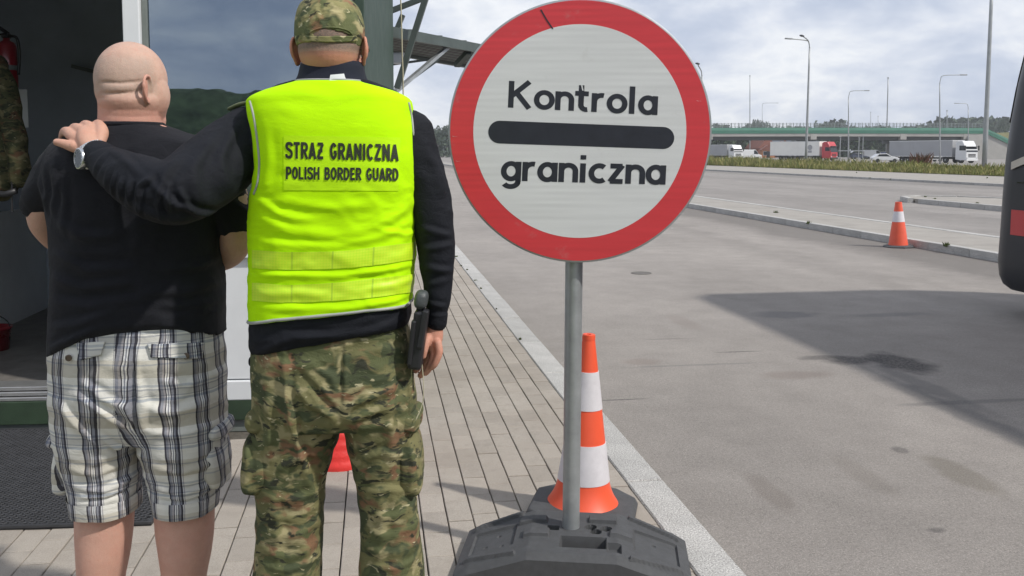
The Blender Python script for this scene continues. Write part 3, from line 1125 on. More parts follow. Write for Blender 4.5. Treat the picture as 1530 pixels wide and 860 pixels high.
# wooded bank behind the photographer (seen mirrored in the cabin window)
M_bank = pmat('wooded_bank', (0.060, 0.085, 0.038), .95, var=.55, scale=1.1, dirt=.5)
bk = []
for i in range(401):
    x = -130 + i * .65
    bk.append((x, -62 - 6 * sin(i * .04), 7.25 + .25 * sin(i * .07) + .2 * sin(i * .19 + 1) + .012 * -x + random.uniform(-.16, .16) + .14 * sin(i * .9)))
V = []; Fc = []
for i, (x, y, h) in enumerate(bk):
    for j, t in enumerate(np.linspace(0, 1, 7)):
        V.append((x, y - 14 * t + 2, h * min(1, .15 + t * 1.6) * (.985 + .03 * sin(i * .9 + j * 2.1) * sin(i * .37)) - .25))
for i in range(400):
    for j in range(6):
        a = i * 7 + j
        Fc.append((a, a + 7, a + 8, a + 1))
tag(link('wooded_hill', mesh_from('wooded_hill', V, Fc, True), M_bank), kind='structure')

# ------------------------------------------------------------------ the border control cabin
BB = radians(4.3)
Q0 = G(0, 640, 0.0)
FE = Vector((cos(BB), sin(BB), 0)); FN = Vector((-sin(BB), cos(BB), 0))


def FX(px, py=400):
    """local x on the facade under a photograph column"""
    r = RAY(px, py)
    # CAM + r*t = Q0 + FE*x  (horizontal part)
    t = (Q0 - CAM).dot(FN) / r.dot(FN)
    return (CAM + r * t - Q0).dot(FE)


def FZ(px, py):
    r = RAY(px, py)
    t = (Q0 - CAM).dot(FN) / r.dot(FN)
    return (CAM + r * t).z


M_green = pmat('dark_green_steel', (0.040, 0.066, 0.050), .6, .0, var=.10, scale=4, dirt=.25, bump=.06, spec=.25)
M_green2 = pmat('green_sill_steel', (0.026, 0.048, 0.026), .6, .0, var=.25, scale=9, dirt=.5, bump=.1)
M_white = pmat('white_pvc', (0.66, 0.68, 0.70), .35, var=.04, scale=3, dirt=.12)
M_alu = pmat('aluminium', (0.55, 0.55, 0.55), .35, .8, var=.1, scale=12)
M_gask = pmat('grey_gasket', (0.16, 0.18, 0.17), .6)
M_intw = pmat('dark_interior_panel', (0.40, 0.45, 0.51), .6, var=.12, scale=2)
M_intl = pmat('bounce_lit_wall', (0.80, 0.82, 0.83), .5, var=.10, scale=2)  # pale tone stands for light bounced onto the lower wall
M_floor = pmat('vinyl_floor', (0.16, 0.15, 0.14), .5, var=.2, scale=8, dirt=.3)


def window_glass():
    m, N = new_mat('tinted_glass')
    gl = N.n('ShaderNodeBsdfGlossy', {'Color': (0.225, 0.27, 0.325, 1), 'Roughness': 0.004})
    tr = N.n('ShaderNodeBsdfTransparent', {'Color': (0.10, 0.12, 0.12, 1)})
    ad = N.n('ShaderNodeAddShader', {0: gl.outputs[0], 1: tr.outputs[0]})
    wv = N.noise(N.mapping(N.co, (1, 1, .25)), 1.4, 2, .5)
    b = N.n('ShaderNodeBump', {'Height': wv, 'Strength': .12, 'Distance': .02})
    N.set(gl, 'Normal', b.outputs[0])
    N.t.links.new(ad.outputs[0], N.out.inputs[0])
    return m


M_glass = window_glass()
cab = thing('border_cabin', 'dark green steel border control cabin with tinted window and open doorway', 'cabin', Q0, BB)
xr_ = FX(549); xw0, xw1 = FX(197), FX(222); xg0, xg1 = FX(230), FX(531)
H = 3.05; Lc = 3.0; xl_ = -1.80
zb = FZ(0, 600)


def cbx(name, x0, x1, y0, y1, z0, z1, mat, bevel=0.004):
    return MB().box(((x0 + x1) / 2, (y0 + y1) / 2, (z0 + z1) / 2), (x1 - x0, y1 - y0, z1 - z0)).build(name, mat, cab, bevel=bevel)


cbx('base_beam', xl_, xr_ - .003, -.012, .10, 0.02, zb, M_green2)
cbx('plinth', xl_ + .05, xr_ - .06, .012, .09, -.05, .018, M_gask)
zt0, zt1 = zb + .002, FZ(0, 578)
for k in range(3):
    z0 = zt0 + (zt1 - zt0) * k / 3
    cbx('threshold_rail', xl_ + 1.0, xw0 - .002, -.006 + .012 * k, .16, z0, z0 + (zt1 - zt0) / 3 - .006, M_alu, .003)
# window wall
zf = FZ(350, 597); zr = FZ(350, 568); zg = FZ(300, 372)
cbx('door_frame', xw0, xw1, -.02, .10, zf, H - .12, M_white, .006)
cbx('gasket', xw1 + .001, xg0 - .001, .012, .06, zg, H - .12, M_gask, .002)
cbx('window_pane', xg0, xg1, .034, .042, zg, H - .14, M_glass, 0)
cbx('wall_panel', xw1 + .001, xg1 + .02, .0, .05, zr + .006, zg - .05, M_white, .004)
cbx('bottom_rail', xw1 + .001, xg1 + .02, -.014, .07, zf, zr, M_white, .006)
cbx('window_sill', xw1 + .001, xg1 + .02, -.03, .08, zg - .048, zg - .001, M_white, .006)
cbx('window_jamb', xg1 + .001, xr_ - .055, .004, .09, zb + .002, H - .12, M_gask, .003)
cbx('corner_post', xr_ - .054, xr_, -.004, .12, zb + .001, H - .002, M_green, .006)
cbx('top_beam', xl_, xr_ - .056, -.01, .12, H - .118, H, M_green)
# long side wall seen edge on, and the rest of the box
cbx('side_wall', xr_ - .05, xr_ - .012, .121, Lc, .03, H - .004, M_green, .004)
cbx('back_wall', xl_, xr_ - .052, Lc - .05, Lc, .03, H - .13, M_intw, 0)
cbx('roof', xl_, xr_ + .03, -.04, Lc + .04, H + .001, H + .10, M_green)
cbx('floor', xl_ + .05, xr_ - .052, .165, Lc - .052, .06, .15, M_floor, 0)
cbx('side_wall', xl_, xl_ + .048, .0, Lc - .052, .152, H - .12, M_intw, 0)
cbx('ceiling', xl_ + .05, xr_ - .052, .122, Lc - .052, H - .10, H - .06, M_intw, 0)
cbx('door_head_shade', xl_ + 1.003, xw0 - .002, .0, .11, 2.36, H - .12, M_green)  # added above the view, low enough to keep sun out of the doorway
cbx('front_panel', xl_, xl_ + 1.0, .0, .05, zb + .002, H - .12, M_green)
# interior: pale panel standing for bounced light low on the left, inner door leaf and frame further back
pl = MB()
pa, pb = G(-30, 504, .15) - Q0, G(98, 446, .15) - Q0
pa = Vector((pa.dot(FE), pa.dot(FN), 0)); pb = Vector((pb.dot(FE), pb.dot(FN), 0))
pl.bar(pa + Vector((0, 0, .58)), pb + Vector((0, 0, .58)), .04, .86)
pl.build('bounce_lit_panel', M_intl, cab)
cbx('inner_door', .10, .62, 2.88, 2.93, .16, 2.32, M_intw, .006)
cbx('door_trim', .02, .09, 2.86, 2.94, .155, 2.42, M_gask, .006)
cbx('door_trim', .63, .70, 2.86, 2.94, .155, 2.42, M_gask, .006)
cbx('door_trim', .70, .98, 2.83, 2.935, .155, 2.6, M_intw, .006)
cbx('cable_duct', .50, .53, 2.82, 2.858, .9, 2.2, M_gask, .003)
MB().bar((-.7, 2.90, 2.16), (.02, 2.90, 1.98), .03, .03).build('wall_rail', M_gask, cab)

# fire extinguisher on the wall
M_red = pmat('red_enamel', (0.22, 0.016, 0.022), .3, var=.08, coat=.4)
M_black = pmat('black_plastic', (0.018, 0.018, 0.02), .45, var=.2, scale=20)
M_paper = pmat('paper', (0.62, 0.65, 0.65), .8, var=.05)
ex = P(13, 137, 5.6)
fe = thing('fire_extinguisher', 'red fire extinguisher hung on the dark wall inside the cabin doorway', 'fire extinguisher', (ex.x, ex.y, ex.z))
s_ = 5.6 / F_PX
MB().lathe([(.02, 0), (.050, .008), (.056, .03), (.056, 66 * s_), (.045, 72 * s_), (.02, 75 * s_), (.018, 80 * s_)], 24).build('cylinder', M_red, fe, True)
MB().lathe([(.0565, .13), (.0568, .13), (.0568, .16), (.0565, .16)], 24, cap=False).build('label_band', M_gask, fe, True)
MB().box((0, 0, 82 * s_), (.04, .05, .03), ch=.005).bar((0, .02, 86 * s_), (0, -.08, 92 * s_), .02, .012).bar((0, .02, 83 * s_), (0, -.07, 82 * s_), .018, .01).build('valve', M_black, fe)
MB().tube(catmull([(0.02, 0, 82 * s_), (.07, -.01, 78 * s_), (.075, 0, 55 * s_), (.065, 0, 25 * s_)], 6), .009, 10).build('hose', M_black, fe, True)
# notice on the partition wall
np_ = P(36, 190, 5.8)
nt_ = MB().box((0, 0, 28 * 5.8 / F_PX), (12 * 5.8 / F_PX, .004, 56 * 5.8 / F_PX)).build('paper_notice', M_paper, None, loc=np_)
nt_.rotation_euler = (0, 0, .35)
tag(nt_, 'pale paper notice on the dark wall below the fire extinguisher', 'notice')
# red bucket on the cabin floor at the left edge
rb_ = P(-8, 520, 5.9)
bu = thing('bucket', 'red plastic bucket on the cabin floor at the left edge', 'bucket', (rb_.x, rb_.y, .151))
hb = rb_.z + .13 - .15
MB().lathe([(.085, 0), (.105, hb), (.112, hb), (.112, hb + .015), (.100, hb + .015), (.08, .01)], 24).build('pail', M_red, bu, True)
MB().tube([(.11 * cos(a), 0.0, hb + .09 * sin(a)) for a in np.linspace(0, pi, 12)], .004, 6).build('handle', M_black, bu, True)

# camouflage jacket hanging inside the doorway
M_camo_d = camo('shaded_camouflage', .5)  # camouflage tones darkened to stand for the shade indoors
dj = 5.25
rowsJ = [(84, -16, 2, .02, .02), (92, -28, 9, .05, .05), (120, -38, 13, .07, .07), (160, -44, 16, .08, .08), (205, -46, 25, .09, .09),
         (245, -46, 30, .09, .09), (280, -44, 24, .09, .09), (296, -42, 12, .08, .08), (300, -40, 6, .07, .07)]
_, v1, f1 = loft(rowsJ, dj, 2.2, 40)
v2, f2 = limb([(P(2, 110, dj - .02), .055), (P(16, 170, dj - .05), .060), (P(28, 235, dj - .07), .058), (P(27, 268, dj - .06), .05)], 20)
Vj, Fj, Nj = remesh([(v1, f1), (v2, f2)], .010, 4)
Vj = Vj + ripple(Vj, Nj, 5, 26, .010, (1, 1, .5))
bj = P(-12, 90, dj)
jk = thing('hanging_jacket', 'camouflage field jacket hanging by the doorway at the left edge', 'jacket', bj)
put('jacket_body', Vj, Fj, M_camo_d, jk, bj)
MB().tube([Vector(P(18, y, dj - .1)) - bj for y in (270, 290, 303, 316)], [.006, .005, .006, .009], 6).build('strap', M_black, jk)
MB().tube([P(-12, 70, dj + .03) - bj, P(-12, 80, dj) - bj, P(-10, 88, dj) - bj], .006, 8).build('hook_loop', M_black, jk)
bl = MB()
bl.tube([Vector(P(x, y, dj - .11)) - bj for x, y in ((-44, 282), (-20, 288), (8, 290), (24, 285))], .018, 10)
bl.build('belt', M_black, jk, True)

# rubber ring mat in front of the door
M_rubd = pmat('hole_shade_backing', (0.010, 0.010, 0.011), .9)  # near-black colour paints the shade inside the ring holes
M_rub = pmat('black_rubber', (0.036, 0.037, 0.041), .55, var=.25, scale=20, bump=.25, dirt=.0)
def mat_local(px, py):
    q = G(px, py, 0.0) - Q0
    return q.dot(FE), q.dot(FN)
mx1, my0 = mat_local(226, 786)
mx0 = -1.25
my1 = -.055
mb = MB()
pitch = .036
rowp = .034
nx = int((mx1 - mx0 - .03) / pitch); ny = int((my1 - my0 - .03) / (rowp * .5))
TH = .013
for j in range(ny):
    for i in range(nx):
        cx = mx0 + .02 + pitch * (i + .5 * (j % 2)); cy = my0 + .02 + rowp * .5 * (j + .3)
        ro, ri = pitch * .50, pitch * .33
        V = []; Fc = []
        for k in range(6):
            a = pi / 3 * k
            V += [(cx + ro * cos(a), cy + ro * .56 * sin(a), TH - .003), (cx + ri * cos(a), cy + ri * .62 * sin(a), TH)]
        for k in range(6):
            V.append((cx + ri * cos(pi / 3 * k), cy + ri * .62 * sin(pi / 3 * k), .005))
        for k in range(6):
            k2 = (k + 1) % 6
            Fc += [(2 * k, 2 * k2, 2 * k2 + 1, 2 * k + 1), (2 * k + 1, 2 * k2 + 1, 12 + k2, 12 + k)]
        mb.add(V, Fc)
for (a, b, c, d) in ((mx0, mx1, my0, my0 + .018), (mx0, mx1, my1 - .018, my1), (mx0, mx0 + .018, my0 + .019, my1 - .019), (mx1 - .018, mx1, my0 + .019, my1 - .019)):
    mb.box(((a + b) / 2, (c + d) / 2, .0085), (b - a, d - c, .011))
dm = thing('doormat', 'black rubber ring doormat on the pavers in front of the cabin door', 'doormat', (Q0.x, Q0.y, .003), BB)
tag(mb.build('ring_lattice', M_rub, dm), kind='stuff')
MB().box(((mx0 + mx1) / 2, (my0 + my1) / 2, .0025), (mx1 - mx0, my1 - my0, .005)).build('backing', M_rubd, dm)

# ------------------------------------------------------------------ canopy with steel struts behind the cabin
M_stl = pmat('grey_green_steel', (0.085, 0.105, 0.098), .45, .3, var=.15, scale=5)
M_galv = pmat('galvanised_steel', (0.36, 0.38, 0.39), .42, .55, var=.14, scale=14, bump=.05)
cbase = P(600, 228, 8.2)
ca = thing('canopy', 'dark slatted steel canopy on struts jutting out behind the cabin', 'canopy', (cbase.x, cbase.y, 0))


def CP(x, y, d):
    return P(x, y, d) - Vector((cbase.x, cbase.y, 0))


A0, A1 = CP(560, 43, 7.7), CP(735, 76, 9.6)        # near top edge
B0, B1 = CP(560, 72, 8.7), CP(722, 101, 11.0)        # far lower edge (underside seen)
MB().bar(A0, A1, .05, .09).build('edge_beam', M_stl, ca)
MB().bar(B0, B1, .05, .07).build('edge_beam', M_stl, ca)
for k in range(14):
    t = (k + .5) / 14
    MB().bar(A0.lerp(B0, t), A1.lerp(B1, t), .035, .02).build('slat', M_black if k % 2 else M_stl, ca)
for t in (0.25, .5, .72, .93):
    MB().bar(A0.lerp(A1, t) + Vector((0, 0, .03)), B0.lerp(B1, t) + Vector((0, 0, .03)), .05, .05).build('cross_beam', M_stl, ca)
MB().bar(CP(637, -6, 8.0), CP(593, 132, 8.0), .06, .05).build('post', M_stl, ca)
MB().bar(CP(584, 16, 8.1), CP(640, -6, 8.1), .045, .045).build('brace', M_stl, ca)
MB().bar(CP(588, 55, 8.05), CP(602, 22, 8.05), .05, .04).build('brace', M_stl, ca)
MB().bar(CP(590, 137, 8.1), CP(673, 67, 8.9), .045, .03).build('strut', M_galv, ca)
MB().bar(CP(590, 135, 8.15), CP(655, 88, 8.9), .02, .03).build('strut', M_stl, ca)
MB().bar(CP(585, 96, 8.4), CP(646, 88, 9.2), .022, .022).build('tie_rod', M_stl, ca)
MB().bar(CP(682, 97, 9.4), CP(700, 78, 9.2), .06, .05).build('cross_beam', M_stl, ca)
MB().box(CP(672, 67, 8.86), (.04, .04, .04), ch=.01).build('bolt', M_white, ca)
lamp_b = MB().box(CP(596, 87, 8.4), (.12, .10, .10), ch=.012).build('light_box', M_white, ca)
M_rope = pmat('pale_rope', (0.45, 0.42, 0.30), .9)
rp = P(599, 0, 7.4)
rr_ = MB().tube(catmull([P(598, -20, 7.4) - rp, P(600, 40, 7.4) - rp, P(601, 85, 7.4) - rp, P(602, 110, 7.4) - rp, P(603, 175, 7.4) - rp], 6), .0055, 6).build('rope', M_rope, None, True, loc=rp)
tag(rr_, 'thin pale cord hanging down beside the cabin corner', 'cord')

# ------------------------------------------------------------------ the border control sign
DS = 3.12
M_sred = None


def sign_sheet(name, col, streak=0.06):
    m, N = new_mat(name)
    k = N.ramp(N.noise(N.mapping(N.co, (3, 3, 55)), 1.0, 3, .5), [(.3, 1 - streak), (.7, 1 + streak)])
    hx = N.n('ShaderNodeTexVoronoi', {'Vector': N.co, 'Scale': 330.0}, feature='DISTANCE_TO_EDGE').outputs[0]
    zc_n = N.n('ShaderNodeSeparateXYZ', {0: N.co}).outputs[2]
    ln = N.math('SINE', N.math('MULTIPLY', zc_n, 300.0))
    k = N.math('MULTIPLY', k, N.math('ADD', N.math('MULTIPLY', N.math('MULTIPLY', ln, .04), N.ramp(N.noise(N.mapping(N.co, (3, 1, 3), (7, 1, 2)), 1.0, 2), [(.42, 0.0), (.62, 1.0)])), 1.0))  # horizontal bands paint retroreflective highlights into the sheet colour
    k = N.math('MULTIPLY', k, N.ramp(hx, [(0.0, .93), (0.08, 1.0)]))
    d = N.ramp(N.noise(N.mapping(N.co, (1, 1, 1), (3, 3, 3)), 9, 7, .7), [(.62, 0.0), (.8, .35)])
    c = N.mix(1.0, (*col, 1), N.n('ShaderNodeCombineColor', {0: k, 1: k, 2: k}).outputs[0], 'MULTIPLY')
    c = N.mix(d, c, (.35, .33, .31, 1))
    N.set(N.bs, 'Base Color', c)
    N.set(N.bs, 'Roughness', N.ramp(N.noise(N.mapping(N.co, (2, 2, 40)), 1.0, 3), [(.3, .30), (.7, .42)]))
    N.bs.inputs['Specular IOR Level'].default_value = .5
    return m


M_sred = sign_sheet('red_sheeting', (0.60, 0.045, 0.056), .07)
M_swht = sign_sheet('white_sheeting', (0.63, 0.64, 0.645), .05)
M_sblk = pmat('black_sheeting', (0.018, 0.020, 0.030), .4, var=.2, scale=20)
pb_ = P(853, 794, DS)
sg = thing('border_sign', 'big round red and white border control sign on a steel pole', 'road sign', (P(853, 800, DS).x, DS, 0.0))
sg0 = Vector((sg.location.x, DS, 0))
DP = DS - .052
ctr = P(865.5, 197.3, DP) - sg0
RSG = 195.0 * DP / F_PX
roll = radians(2.6)
RM = Matrix.Rotation(roll, 3, 'Y') @ Matrix.Rotation(radians(-2.0), 3, 'Z') @ Matrix.Rotation(radians(1.2), 3, 'X')


def disc_part(name, prof, mat, seg=128, smooth=False):
    """prof: (r, y) with y toward the viewer negative; closed lathe about local Y"""
    mb = MB().lathe([(r, -y) for r, y in prof], seg)
    mb.V = [RM @ Vector((x, -z, y)) + ctr for x, y, z in mb.V]
    o = mb.build(name, mat, sg)
    smooth_by_angle(o, 30)
    return o


disc_part('plate', [(RSG * .985, .004), (RSG, -.001), (RSG, -.022), (RSG * .985, -.024)][::-1] if 0 else [(RSG * .97, .018), (RSG, .016), (RSG, -.006), (RSG * .99, -.008)], M_galv)
disc_part('red_ring', [(RSG * .985, -.0082), (RSG * .985, -.0088), (RSG * .80, -.0088), (RSG * .80, -.0082)], M_sred)
disc_part('white_face', [(RSG * .808, -.0084), (RSG * .808, -.0092)], M_swht)


def on_sign(px, py, off):
    """point on the sign face under a photograph pixel"""
    r = RAY(px, py)
    nrm = RM @ Vector((0, -1, 0))
    p0 = ctr + sg0 + nrm * off
    t = (p0 - CAM).dot(nrm) / r.dot(nrm)
    return CAM + r * t - sg0


def ribbon_obj(name, text, font, t, gap, place, mat, parent, step=0.00004):
    strips, wd = ribbons(text, font, t, gap)
    V = []; Fc = []
    for si, (L, Rr) in enumerate(strips):
        b = len(V)
        pts = [(place(p[0] / wd, p[1], si * step), place(q[0] / wd, q[1], si * step)) for p, q in zip(L, Rr)]
        if any(a is None or c is None for a, c in pts):
            continue
        for a, c in pts:
            V += [a, c]
        for i in range(len(pts) - 1):
            Fc.append((b + 2 * i, b + 2 * i + 1, b + 2 * i + 3, b + 2 * i + 2))
    o = link(name, mesh_from(name, V, Fc), mat, parent)
    return o


def word_on_sign(text, a, b, cap, off=.0096):
    """a, b: baseline start / end pixel; cap: cap height in pixels"""
    dx, dy = b[0] - a[0], b[1] - a[1]
    return lambda fx, y, e: on_sign(a[0] + dx * fx + dy / dx * y * cap * .0 + y * cap * .045, a[1] + dy * fx - y * cap, off + e)


ribbon_obj('lettering', 'Kontrola', SIGN_FONT, .178, .19, word_on_sign('', (762, 160.5), (980, 171.5), 40), M_sblk, sg)
ribbon_obj('lettering', 'graniczna', SIGN_FONT, .178, .17, word_on_sign('', (752, 269.5), (992, 275.5), 41), M_sblk, sg)
# bar with round ends
bar = []
for a in np.linspace(90, 270, 14): bar.append((746.5 + 17 * cos(radians(a)), 197 - 17 * sin(radians(a))))
for a in np.linspace(270, 450, 14): bar.append((991 + 16.5 * cos(radians(a)), 205.8 - 16.5 * sin(radians(a))))
Vb = [on_sign(x, y, .0090) for x, y in bar]; Vb2 = [on_sign(x, y, .0098) for x, y in bar]
nb = len(bar)
link('bar', mesh_from('bar', Vb + Vb2, [tuple(range(nb - 1, -1, -1)), tuple(range(nb, 2 * nb))] + [(i, (i + 1) % nb, nb + (i + 1) % nb, nb + i) for i in range(nb)]), M_sblk, sg)
# scratches
def sliver(name, pts, wd, mat, off):
    V = []; Fc = []
    for i, (x, y) in enumerate(pts):
        V += [on_sign(x - wd, y, off), on_sign(x + wd, y, off)]
        if i: Fc.append((2 * i - 2, 2 * i - 1, 2 * i + 1, 2 * i))
    link(name, mesh_from(name, V, Fc), mat, sg)
sliver('scratch', [(808, 14), (816, 28), (826, 43)], 1.2, M_sblk, .0100)
sliver('scratch', [(869, 126), (871, 135)], 1.0, M_swht, .0108)
for (x, y) in ((679, 203), (684, 240), (1006, 340), (1018, 318), (694, 300), (1044, 150), (745, 352)):
    sliver('scratch', [(x - 3, y), (x, y + .8), (x + 4, y + .4)], .7, M_swht, .0100)
# pole and clamps
ptop = ctr + Vector((-.006, .062, .36)); pbot = Vector((P(853, 800, DS).x - sg0.x, .004, .05))
V, Fc = tube_mesh([pbot, ptop], .0305, 32)
smooth_by_angle(link('pole', mesh_from('pole', V, Fc), M_galv, sg))
V, Fc = tube_mesh([ptop, ptop + Vector((0, 0, .012))], .032, 24)
link('pole_cap', mesh_from('pole_cap', V, Fc), M_black, sg)
for dz in (-.22, .22):
    q = ctr + Vector((-.004, .062, dz))
    MB().box(q, (.10, .075, .03), ch=.006).build('clamp', M_galv, sg)
    MB().box(ctr + Vector((0, .024, dz)), (.5, .012, .04)).build('stiffener', M_galv, sg)

# rubber base block under the pole: a height field with sockets and ribs
M_base = pmat('recycled_rubber', (0.062, 0.064, 0.068), .75, var=.14, scale=30, bump=.25, bscale=420, dirt=.2)
bw, bd_, bh = .40, .205, .122
brz = radians(-6.5)
bl_ = thing('sign_base', 'heavy dark grey rubber base block holding the sign pole', 'sign base', (sg0.x + pbot.x + .008, DS - .038, 0.0), brz)
nx, ny = 220, 116
xs = np.linspace(-bw, bw, nx); ys = np.linspace(-bd_, bd_, ny)
XX, YY = np.meshgrid(xs, ys)
ax = np.abs(XX)
top = np.where(ax < .15, bh, bh - (ax - .15) / .25 * .078)
# sloped long edges and cut corners
edge = np.minimum(bd_ - np.abs(YY), 99)
top = top - np.clip(.030 - edge, 0, .03) * .55 - np.clip(.05 - (bw - ax), 0, .05) * .25
corner = (bw - ax) + (bd_ - np.abs(YY))
Z = top.copy()


def rect(cx, cy, hx, hy, soft=.003):
    return np.clip((np.minimum(hx - np.abs(XX - cx), hy - np.abs(YY - cy)) / soft) + .5, 0, 1)


def disc(cx, cy, r, soft=.003):
    return np.clip((r - np.sqrt((XX - cx) ** 2 + (YY - cy) ** 2)) / soft + .5, 0, 1)


Z -= .075 * rect(.035, -.085, .075, .042, .006)       # big socket in front of the pole
for (cx, cy) in ((.058, .046), (.112, .036), (.076, .008)):
    Z -= .055 * disc(cx, cy, .019)
Z -= .05 * rect(-.075, .025, .020, .017)
for (cx, cy, hx, hy) in ((-.13, -.03, .045, .028), (.165, -.012, .040, .018), (.10, .100, .05, .022), (-.15, .085, .05, .02)):
    Z += .013 * rect(cx, cy, hx, hy)
for sx in (-1, 1):
    Z += .012 * np.clip((.011 - np.abs(np.abs(YY) - (.165 - .22 * (ax - .2)))) / .003 + .5, 0, 1) * np.clip((ax - .19) / .006, 0, 1) * np.clip((.375 - ax) / .006, 0, 1) * (XX * sx > 0)
Z -= .022 * rect(.14, -.115, .022, .035)
Z -= .012 * rect(-.285, .0, .075, .085, .004)
Z -= .012 * rect(.285, .0, .075, .085, .004)
for (cx, cy) in ((-.27, .04), (-.31, -.03), (-.25, -.05), (.28, .03)):
    Z -= .008 * disc(cx, cy, .006)
Z += 0
Z = np.clip(Z, .015, None)
V = [(XX[j, i], YY[j, i], Z[j, i]) for j in range(ny) for i in range(nx)]
# pull the corners in for an octagonal plan
V2 = []
for x, y, z in V:
    c = (bw - abs(x)) + (bd_ - abs(y))
    if c < .025:
        k = (.025 - c) / 2
        x -= math.copysign(k, x); y -= math.copysign(k, y)
    V2.append((x, y, z))
Fc = [(j * nx + i, j * nx + i + 1, (j + 1) * nx + i + 1, (j + 1) * nx + i) for j in range(ny - 1) for i in range(nx - 1)]
loop = [i for i in range(nx)] + [j * nx + nx - 1 for j in range(1, ny)] + [(ny - 1) * nx + i for i in range(nx - 2, -1, -1)] + [j * nx for j in range(ny - 2, 0, -1)]
b0 = len(V2)
for k in loop:
    x, y, z = V2[k]
    V2.append((x * 1.015, y * 1.015, .0))
for k in range(len(loop)):
    k2 = (k + 1) % len(loop)
    Fc.append((loop[k2], loop[k], b0 + k, b0 + k2))
Fc.append(tuple(range(b0 + len(loop) - 1, b0 - 1, -1)))
smooth_by_angle(link('block', mesh_from('block', V2, Fc), M_base, bl_), 24)
MB().box((.0, -bd_ - .002, .03), (.12, .012, .030), ch=.003).build('grip_slot', M_black, bl_)

# ------------------------------------------------------------------ traffic cones
M_orng = pmat('orange_plastic', (0.78, 0.098, 0.040), .45, var=.06, scale=5, dirt=.06)
M_orng2 = pmat('faded_orange_plastic', (0.70, 0.10, 0.05), .45, var=.08, scale=5, dirt=.15)
M_sleeve = pmat('white_reflective_sleeve', (0.62, 0.60, 0.63), .5, var=.07, scale=18, dirt=.12)


def cone(name, label, loc, zs, rt, rb, bands, mats, base, tilt=(0, 0), flare=True, seg=40, rib=0):
    root = thing(name, label, 'traffic cone', loc, 0, 'traffic cones')
    root.rotation_euler = (tilt[0], tilt[1], 0)
    Hc = zs

    def rad(z):
        r = rt + (rb - rt) * (1 - z / Hc)
        return r
    for k, (z0, z1, mi) in enumerate(bands):
        n = max(2, int((z1 - z0) / .012))
        prof = []
        for i in range(n + 1):
            z = z0 + (z1 - z0) * i / n
            r = rad(z) + (.0022 if mi else 0)
            if flare and not mi and z < .155:
                r += .034 * max(0, 1 - (z - .045) / .11) ** 2.2 if z > .045 else .034
            if rib:
                r += .006 * abs(sin(z * pi / rib))
            prof.append((r, z))
        if not mi and k == len(bands) - 1:
            prof += [(rad(Hc) - .003, Hc - .034), (rad(Hc) - .003, Hc - .026), (rad(Hc) + .004, Hc - .022), (rad(Hc) + .004, Hc - .014), (rad(Hc) + .003, Hc - .002), (rad(Hc) - .004, Hc), (rad(Hc) - .012, Hc - .001), (rad(Hc) - .012, Hc - .06)]
        o = MB().lathe(prof, seg).build('sleeve' if mi else 'cone_body', mats[1] if mi else mats[0], root)
        smooth_by_angle(o, 40)
    return root


# near cone behind the sign
cn = G(870, 768, 0); s_ = cn.y / F_PX
zc = .045
def zc_(y): return (768 - y) * s_
nc = cone('traffic_cone', 'tall orange cone with two white bands on a black rubber foot behind the sign pole', (cn.x, cn.y, 0), zc_(487), 8.5 * s_, 47 * s_,
          [(zc, zc_(711), 0), (zc_(711), zc_(652), 1), (zc_(652), zc_(600), 0), (zc_(600), zc_(543), 1), (zc_(543), zc_(487), 0)], (M_orng, M_sleeve), None, (0, radians(1.7)))
q_ = []
for (hx, z) in ((.205, .0), (.215, .02), (.20, .048), (.13, .058)):
    c_ = hx * .42
    q_.append([(hx, -hx + c_, z), (hx, hx - c_, z), (hx - c_, hx, z), (-hx + c_, hx, z), (-hx, hx - c_, z), (-hx, -hx + c_, z), (-hx + c_, -hx, z), (hx - c_, -hx, z)])
V = [p for r in q_ for p in r]
Fc = [(i * 8 + k, i * 8 + (k + 1) % 8, (i + 1) * 8 + (k + 1) % 8, (i + 1) * 8 + k) for i in range(3) for k in range(8)] + [tuple(range(7, -1, -1)), tuple(24 + k for k in range(8))]
ft = link('rubber_foot', mesh_from('rubber_foot', V, Fc), M_base, nc); ft.rotation_euler = (0, 0, radians(-12))
b_ = ft.modifiers.new('bevel', 'BEVEL'); b_.width = .006; b_.segments = 2

# cone across the road
cf = G(1342, 369, ROADZ); s_ = cf.y / F_PX
def zf_(y): return (369 - y) * s_
fc_ = cone('traffic_cone', 'orange cone with one white band standing by the kerb across the road', (cf.x, cf.y, ROADZ), zf_(301), 4.5 * s_, 14.5 * s_,
           [(.03, zf_(330.5), 0), (zf_(330.5), zf_(315), 1), (zf_(315), zf_(301), 0)], (M_orng2, M_sleeve), None, (0, radians(-1.5)), flare=False)
MB().lathe([(.245, 0), (.245, .02), (.20, .035), (.17, .04)], 8).build('rubber_foot', M_base, fc_)

# red collapsible cone behind the guard's legs
M_redc = pmat('red_nylon', (0.62, 0.035, 0.030), .45, var=.12, scale=16, bump=.2, bscale=60)
cr_ = G(507, 688, 0)
rc = cone('traffic_cone', 'red ribbed cone half hidden behind the legs in camouflage trousers', (cr_.x, cr_.y, 0), .50, .035, .155,
          [(.0, .36, 0), (.36, .42, 1), (.42, .50, 0)], (M_redc, M_sleeve), None, flare=False, rib=.045)


